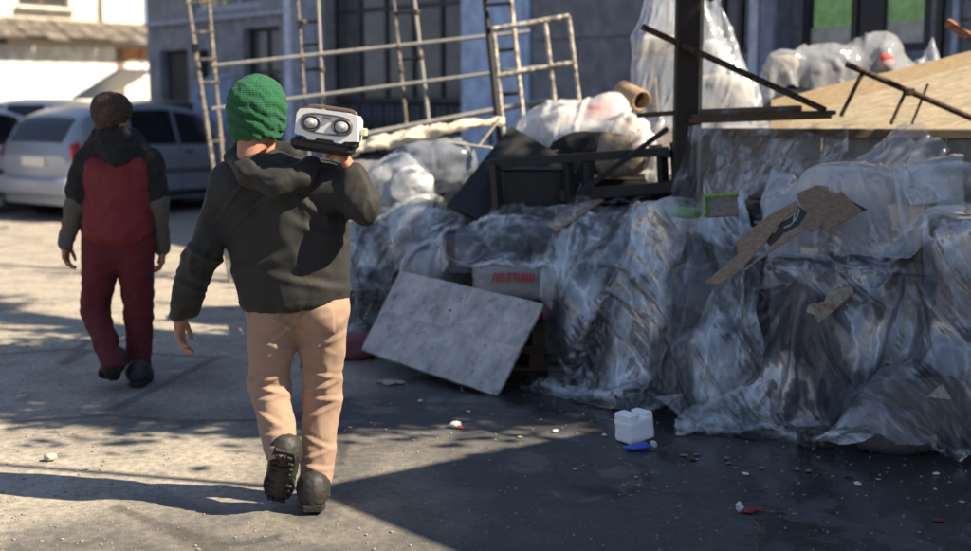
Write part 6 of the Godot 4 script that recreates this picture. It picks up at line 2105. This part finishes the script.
func make_radio() -> void:
	var c := P(329, 127.5, 4.99)
	var o := thing("radio", "silver-white portable radio with two round speakers on the walking man's shoulder", "radio", c)
	o.rotation = Vector3(-0.05, -0.10, -0.13)
	o.scale = Vector3(1.10, 0.86, 1.0)
	var white := mat("radio_silver", lin(0.72, 0.72, 0.70), 0.35)
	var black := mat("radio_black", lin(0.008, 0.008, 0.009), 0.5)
	var grey := mat("radio_grey", lin(0.13, 0.13, 0.135), 0.4, 0.3)
	var g := Shape.new()
	var o2 := PackedVector2Array()
	for q in [[-0.108, -0.045], [-0.108, 0.045], [-0.098, 0.066], [-0.06, 0.074], [0.06, 0.074], [0.098, 0.066], [0.108, 0.045], [0.112, -0.045], [0.07, -0.052], [0.06, -0.062], [0.035, -0.062], [0.028, -0.052], [-0.028, -0.052], [-0.035, -0.062], [-0.06, -0.062], [-0.07, -0.052]]: o2.append(Vector2(q[0], q[1]))
	g.prism(o2, -0.05, 0.05)
	part("front_shell", g.done(), white, o)
	g = Shape.new()
	g.box(Vector3(0.005, -0.02, -0.015), Vector3(0.20, 0.14, 0.115), 0.02)
	g.box(Vector3(-0.015, -0.085, -0.01), Vector3(0.22, 0.06, 0.09), 0.02)  # lower slab: its black also stands for the shadow beneath the radio
	part("case_and_shadow", g.done(), black, o)
	# dark ring round both speakers
	g = Shape.new()
	var path := []
	for k in 41:
		var a := TAU * k / 40
		path.append(Vector3(signf(cos(a)) * pow(absf(cos(a)), 0.6) * 0.088, 0.012 + signf(sin(a)) * pow(absf(sin(a)), 0.7) * 0.042, 0.0505))
	g.tube(path, 0.0048, 6)
	part("ring", g.done(), grey, o)
	for s in [-1.0, 1.0]:
		var bs := Basis(Vector3.RIGHT, PI / 2)
		g = Shape.new()
		g.lathe([Vector2(0.036, 0.048), Vector2(0.036, 0.056), Vector2(0.031, 0.058), Vector2(0.029, 0.052), Vector2(0.016, 0.047), Vector2(0.0, 0.047)], Vector3(s * 0.054, 0.01, 0), 28, bs)
		var sp := part("speaker", g.done(), grey, o)
		g = Shape.new()
		g.lathe([Vector2(0.024, 0.051), Vector2(0.022, 0.058), Vector2(0.014, 0.060), Vector2(0.0, 0.062)], Vector3(s * 0.054, 0.01, 0), 24, bs)
		part("cone", g.done(), mat("radio_cone", lin(0.36, 0.36, 0.36), 0.5), sp)
		g = Shape.new()
		g.lathe([Vector2(0.012, 0.060), Vector2(0.010, 0.066), Vector2(0.0, 0.067)], Vector3(s * 0.054, 0.01, 0), 20, bs)
		part("dust_cap", g.done(), mat("radio_cap", lin(0.55, 0.55, 0.55), 0.3, 0.4), sp)
	part("dial", box_mesh(Vector3(0.03, 0.012, 0.008), 0.002), grey, o, Vector3(0, 0.04, 0.052))
	g = Shape.new()
	g.tube([Vector3(-0.085, 0.07, -0.01), Vector3(-0.078, 0.083, -0.01), Vector3(-0.06, 0.087, -0.01), Vector3(0.06, 0.087, -0.01), Vector3(0.08, 0.081, -0.01), Vector3(0.088, 0.07, -0.01)], 0.0075, 8)
	part("handle", g.done(), mat("brown_handle", lin(0.10, 0.065, 0.05), 0.5), o)
	part("antenna_base", box_mesh(Vector3(0.02, 0.035, 0.04), 0.005), mat("cream_plastic", lin(0.55, 0.48, 0.33), 0.5), o, Vector3(0.123, 0.0, -0.01))

func make_red_man() -> void:
	var D := 7.42
	var base := P(122, 388, D)
	base.y = 0
	var o := thing("person", "person in red vest, dark hood and dark red trousers walking away past the silver car", "person", base)
	var J := func(px: float, py: float, d: float) -> Vector3: return P(px, py, d) - base
	var skin: Material = M.skin
	var neck: Vector3 = J.call(114, 146, 7.4)
	var head: Vector3 = J.call(112, 116, 7.38)
	var chest: Vector3 = J.call(118, 180, 7.4)
	var pelvis: Vector3 = J.call(118, 245, 7.42)
	var shl: Vector3 = J.call(88, 163, 7.4)
	var shr: Vector3 = J.call(147, 163, 7.4)
	var ell: Vector3 = J.call(75, 205, 7.36)
	var wrl: Vector3 = J.call(66, 244, 7.44)
	var elr: Vector3 = J.call(158, 203, 7.38)
	var wrr: Vector3 = J.call(162, 248, 7.5)
	var hpl: Vector3 = J.call(101, 250, 7.42)
	var hpr: Vector3 = J.call(135, 250, 7.42)
	var knl: Vector3 = J.call(95, 312, 7.5)
	var knr: Vector3 = J.call(139, 315, 7.5)
	var anl: Vector3 = J.call(113, 366, 7.26)
	var anr: Vector3 = J.call(136, 374, 7.46)
	var heell: Vector3 = J.call(114, 370, 7.2)
	var toel: Vector3 = J.call(106, 389, 7.42)
	toel.y = 0.03
	var dl := (toel - heell).normalized()
	toel = heell + dl * 0.25
	if toel.y < 0.03:
		heell.y += 0.03 - toel.y
		toel.y = 0.03
	var upl := (Vector3(0, 0.7, -0.7) - dl * dl.dot(Vector3(0, 0.7, -0.7))).normalized()
	var heelr: Vector3 = G(137, 388.5) - base
	heelr.y = 0.012
	var toer := heelr + Vector3(-0.02, 0, -0.27)
	var g := Shape.new()
	blob_of([
		[neck, chest, 0.055, 0.10, 0.05], [chest, pelvis, 0.09, 0.085, 0.05], [shl, shr, 0.06, 0.06, 0.05],
		[shl, ell, 0.043, 0.035, 0.03], [ell, wrl, 0.035, 0.026, 0.03], [shr, elr, 0.043, 0.035, 0.03], [elr, wrr, 0.035, 0.026, 0.03],
		[hpl, hpr, 0.075, 0.075, 0.03], [hpl, knl, 0.068, 0.05, 0.03], [knl, anl, 0.047, 0.035, 0.03], [hpr, knr, 0.068, 0.05, 0.03], [knr, anr, 0.047, 0.035, 0.03],
		[anl, heell + dl * 0.15 + upl * 0.05, 0.03, 0.025, 0.02], [anr, heelr.lerp(toer, 0.6) + Vector3(0, 0.05, 0), 0.03, 0.025, 0.02], [neck, head, 0.052, 0.05, 0.03]], 0.014).mesh_into(g)
	var face := Vector3(0.5, -0.05, -0.86).normalized()
	head_into(g, head, face, (Vector3.UP - face * face.y).normalized(), 0.225)
	hand_into(g, wrl, Vector3(-0.05, -1, 0.05), Vector3(1, 0, 0.1), Vector3(0.1, 0, -1), 0.5, 0.95)
	hand_into(g, wrr, Vector3(-0.02, -1, 0.0), Vector3(-1, 0, 0.1), Vector3(-0.1, 0, -1), 0.5, 0.95)
	part("body", g.done(), skin, o)
	var hc := head + Vector3(0, 0.0, 0)
	part("hair", garment([[hc + Vector3(-0.012, 0.035, 0.02), hc + Vector3(0.01, 0.035, -0.025), 0.097, 0.093, 0.03], [hc + Vector3(-0.015, -0.02, 0.03), hc + Vector3(-0.02, -0.055, 0.03), 0.074, 0.058, 0.03], [hc + Vector3(0.07, -0.06, -0.13), hc + Vector3(0.03, -0.12, -0.09), 0.09, 0.09, 0.02, Vector3.ONE, true]], 0.006, folds(90, 0.008, Vector3(30, 30, 30), 0.004, Vector3(50, 30, 50))), mat("brown_hair", lin(0.075, 0.045, 0.03), 0.8, 0.0, "grain", 10.0), o)
	var red := mat("dark_red_cloth", lin(0.15, 0.016, 0.024), 0.9, 0.0, "grain", 5.0)
	var tb := [
		[J.call(104, 238, 7.42), J.call(134, 238, 7.42), 0.125, 0.125, 0.05], [J.call(112, 252, 7.42), J.call(126, 252, 7.42), 0.11, 0.11, 0.05],
		[J.call(101, 255, 7.4), knl, 0.108, 0.078, 0.03], [J.call(135, 255, 7.42), knr, 0.106, 0.082, 0.03],
		[knl, J.call(106, 342, 7.34), 0.078, 0.068, 0.02], [J.call(106, 342, 7.34), J.call(114, 366, 7.24), 0.068, 0.062, 0.02],
		[knr, J.call(139, 350, 7.5), 0.082, 0.07, 0.02], [J.call(139, 350, 7.5), J.call(138, 382, 7.46), 0.07, 0.066, 0.02],
		[J.call(117, 388, 7.2), J.call(117, 388, 7.2), 0.125, 0.125, 0.01, Vector3.ONE, true], [J.call(137, 398, 7.45), J.call(137, 398, 7.45), 0.125, 0.125, 0.01, Vector3.ONE, true]]
	part("trousers", garment(tb, 0.0095, folds(31, 0.007, Vector3(6, 8, 6), 0.007, Vector3(5, 5, 5))), red, o)
	var leather: Material = M.black_leather
	var bl := part("boot", garment(boot_bones(heell, toel, upl, anl + Vector3(0, 0.01, 0)), 0.008), leather, o)
	sole(bl, heell, toel, upl, M.boot_rubber)
	var br := part("boot", garment(boot_bones(heelr, toer, Vector3.UP, anr + Vector3(0, 0.02, 0)), 0.008), leather, o)
	sole(br, heelr, toer, Vector3.UP, M.boot_rubber)
	# grey shirt sleeves, dark hooded top, red vest over it
	part("shirt_sleeve", garment([[shl.lerp(ell, 0.6), ell, 0.062, 0.054, 0.03], [ell, wrl, 0.054, 0.042, 0.03]], 0.009, folds(33, 0.008, Vector3(8, 8, 8), 0.004, Vector3(9, 9, 9))), mat("grey_cotton", lin(0.14, 0.135, 0.125), 0.95, 0.0, "grain", 6.0), o)
	part("shirt_sleeve", garment([[shr.lerp(elr, 0.6), elr, 0.062, 0.054, 0.03], [elr, wrr, 0.054, 0.042, 0.03]], 0.009, folds(34, 0.008, Vector3(8, 8, 8), 0.004, Vector3(9, 9, 9))), M.grey_cotton, o)
	var dark := mat("black_cotton", lin(0.018, 0.018, 0.018), 0.95, 0.0, "grain", 6.0)
	part("hooded_top", garment([
		[shl, shl.lerp(ell, 0.72), 0.082, 0.075, 0.05], [shr, shr.lerp(elr, 0.72), 0.082, 0.075, 0.05], [J.call(94, 165, 7.4), J.call(142, 165, 7.4), 0.09, 0.09, 0.05],
		[J.call(98, 170, 7.41), J.call(101, 232, 7.42), 0.108, 0.105, 0.05], [J.call(138, 170, 7.41), J.call(136, 232, 7.42), 0.108, 0.105, 0.05],
		[J.call(95, 146, 7.38), J.call(118, 156, 7.27), 0.05, 0.06, 0.04], [J.call(118, 156, 7.27), J.call(138, 146, 7.36), 0.06, 0.05, 0.04], [J.call(100, 138, 7.38), J.call(130, 138, 7.40), 0.055, 0.055, 0.04], [J.call(106, 136, 7.31), J.call(122, 136, 7.31), 0.045, 0.045, 0.04]], 0.0095, folds(35, 0.012, Vector3(8, 9, 8), 0.006, Vector3(8, 6, 8))), dark, o)
	part("vest", garment([
		[J.call(102, 172, 7.36), J.call(103, 228, 7.38), 0.108, 0.112, 0.06], [J.call(134, 172, 7.36), J.call(134, 228, 7.38), 0.108, 0.112, 0.06], [J.call(118, 176, 7.33), J.call(119, 228, 7.35), 0.105, 0.115, 0.06], [J.call(118, 132, 7.2), J.call(118, 140, 7.2), 0.11, 0.12, 0.03, Vector3.ONE, true]], 0.0095, folds(36, 0.010, Vector3(5, 6, 5), 0.008, Vector3(6, 4, 6))), mat("red_vest_cloth", lin(0.23, 0.02, 0.027), 0.8, 0.0, "grain", 5.0), o)

# ------------------------------------------------------------------ things lying on the road
func make_litter() -> void:
	var fb := thing("foam_block", "white polystyrene block on the wet road at the foot of the heap", "foam block", G(635, 441), 0.55)
	var b := part("block", bag_mesh(Vector3(0.080, 0.058, 0.060), 79, 0.03, 16.0, 7.0), mat("polystyrene", lin(0.90, 0.91, 0.92), 0.8), fb, Vector3(0, 0.054, 0))
	part("broken_lump", bag_mesh(Vector3(0.034, 0.02, 0.058), 78, 0.05, 12.0, 10.0), M.polystyrene, fb, Vector3(-0.044, 0.122, 0.0))
	part("broken_lump", bag_mesh(Vector3(0.022, 0.014, 0.056), 77, 0.05, 12.0, 10.0), M.polystyrene, fb, Vector3(0.055, 0.118, 0.0))
	var g := Shape.new()
	fb.rotation = Vector3(0.0, 0.65, 0.10)
	fb.position.y = 0.012
	var blue := mat("blue_foil", lin(0.06, 0.12, 0.55), 0.3, 0.2)
	var bp := thing("blue_packet", "crumpled blue packet lying by the polystyrene block", "packet", G(638, 450))
	part("wrapper", bag_mesh(Vector3(0.09, 0.02, 0.03), 80, 0.25, 2.0, 9.0), blue, bp, Vector3(0, 0.016, 0), Vector3(0, 0.25, 0.0))
	part("torn_end", bag_mesh(Vector3(0.02, 0.022, 0.02), 81, 0.3, 2.0, 12.0), M.foam, bp, Vector3(0.075, 0.025, -0.015))
	var rp := thing("red_wrapper", "torn red and white wrapper on the wet road", "wrapper", G(750, 513))
	part("wrapper", bag_mesh(Vector3(0.06, 0.012, 0.025), 82, 0.3, 2.0, 9.0), mat("dark_red_foil", lin(0.20, 0.015, 0.02), 0.35), rp, Vector3(0.01, 0.012, 0), Vector3(0, 0.2, 0.1))
	part("white_flap", bag_mesh(Vector3(0.018, 0.028, 0.012), 83, 0.3, 2.0, 12.0), M.foam, rp, Vector3(-0.045, 0.028, 0), Vector3(0, 0, 0.3))
	var wp := thing("white_wrapper", "white and red paper scrap between the walking man and the heap", "paper", G(456, 428))
	part("scrap", bag_mesh(Vector3(0.035, 0.022, 0.028), 84, 0.3, 2.0, 10.0), M.foam, wp, Vector3(0, 0.02, 0))
	part("red_edge", bag_mesh(Vector3(0.025, 0.008, 0.015), 85, 0.3, 2.0, 10.0), mat("red_paper", lin(0.4, 0.05, 0.02), 0.6), wp, Vector3(0.02, 0.008, 0.022))
	var st := thing("pale_stone", "pale stone lying alone on the sunlit road", "stone", G(50, 461))
	part("stone", bag_mesh(Vector3(0.035, 0.02, 0.03), 86, 0.25, 2.0, 10.0), mat("pale_stone", lin(0.5, 0.45, 0.36), 0.9, 0.0, "mottle", 6.0), st, Vector3(0, 0.018, 0))
	single("rag", bag_mesh(Vector3(0.10, 0.012, 0.07), 87, 0.35, 2.0, 7.0), M.tan_paper, "flat pale rag on the road left of the laminated board", "rag", G(390, 384) + Vector3(0, 0.012, 0))
	single("red_scrap", bag_mesh(Vector3(0.03, 0.006, 0.02), 88, 0.3, 2.0, 10.0), mat("dull_red", lin(0.16, 0.02, 0.02), 0.6), "small dull red scrap on the wet road at the right", "scrap", G(939, 521) + Vector3(0, 0.006, 0))
	var ps := [[650, 418], [605, 436], [697, 460], [858, 485], [936, 475], [555, 432], [962, 503], [935, 490], [520, 438], [575, 470], [636, 478], [745, 475], [420, 402], [468, 412], [350, 428]]
	var r := RandomNumberGenerator.new()
	r.seed = 91
	for q in ps:
		var s := r.randf_range(0.008, 0.018)
		single("paper_crumb", bag_mesh(Vector3(s * 1.5, s * 0.5, s), r.randi() % 1000, 0.3, 2.0, 12.0), M.tan_paper if r.randf() < 0.5 else M.foam, "tiny pale crumb of litter on the dark road", "litter", G(q[0], q[1]) + Vector3(0, s * 0.45, 0), Vector3(0, r.randf() * 6, 0), "crumbs of litter on the road")
	# scraps that have drifted against the foot of the heap
	for k in 18:
		var t := r.randf()
		var q := Vector2(540, 398).lerp(Vector2(700, 452), t * 2.0) if t < 0.5 else Vector2(700, 452).lerp(Vector2(960, 478), t * 2.0 - 1.0)
		var s := r.randf_range(0.006, 0.018)
		var gp := G(q.x + r.randf_range(-14, 14), q.y + r.randf_range(-4, 12))
		single("scrap", bag_mesh(Vector3(s * 1.6, s * 0.35, s), r.randi() % 1000, 0.35, 2.0, 12.0), [M.tan_paper, M.cardboard, M.dull_grey, M.old_plank, M.taupe][k % 5], "small scrap of rubbish drifted against the foot of the heap", "litter", gp + Vector3(0, s * 0.33, 0), Vector3(0, r.randf() * 6, 0), "scraps along the foot of the heap")
	# grit
	var mm := MultiMesh.new()
	mm.transform_format = MultiMesh.TRANSFORM_3D
	var sm := SphereMesh.new()
	sm.radial_segments = 5
	sm.rings = 3
	sm.radius = 1.0
	sm.height = 1.5
	mm.mesh = sm
	mm.instance_count = 9000
	for i in 9000:
		var z := -3.6 - pow(r.randf(), 1.5) * 9.0
		var x := r.randf_range(-0.55, 0.5) * -z * 1.0
		var s := 0.0015 + pow(r.randf(), 4.0) * 0.006
		mm.set_instance_transform(i, Transform3D(Basis.from_euler(Vector3(r.randf() * 3, r.randf() * 6, 0)).scaled(Vector3(s * r.randf_range(0.8, 1.6), s, s)), Vector3(x, s * 0.4, z)))
	var gi := MultiMeshInstance3D.new()
	gi.name = "grit"
	gi.multimesh = mm
	gi.material_override = mat("grit_stone", lin(0.24, 0.22, 0.19), 0.95)
	add_child(gi)
	gi.set_meta("kind", "stuff")
	gi.set_meta("label", "loose grit scattered over the road")
	gi.set_meta("category", "grit")

func _ready() -> void:
	rng.seed = 7
	make_view()
	make_textures()
	make_ground()
	make_long_building()
	make_sunlit_house()
	make_shade()
	make_tree(Vector3(5.2, 0, -5.2), Vector3(3.7, 4.6, -6.4), Vector3(2.6, 1.1, 1.35), 15000, "leafy tree shading the road in front of the heap", 21)
	make_tree(Vector3(3.7, 0, -6.7), Vector3(4.0, 8.3, -7.8), Vector3(0.95, 0.7, 0.7), 6000, "tall slim leafy tree added out of view to shade the road", 22)  # unseen tree, added so its crown shades the road farther back
	make_cars()
	make_frames()
	make_heap()
	make_films()
	make_man()
	make_red_man()
	make_litter()
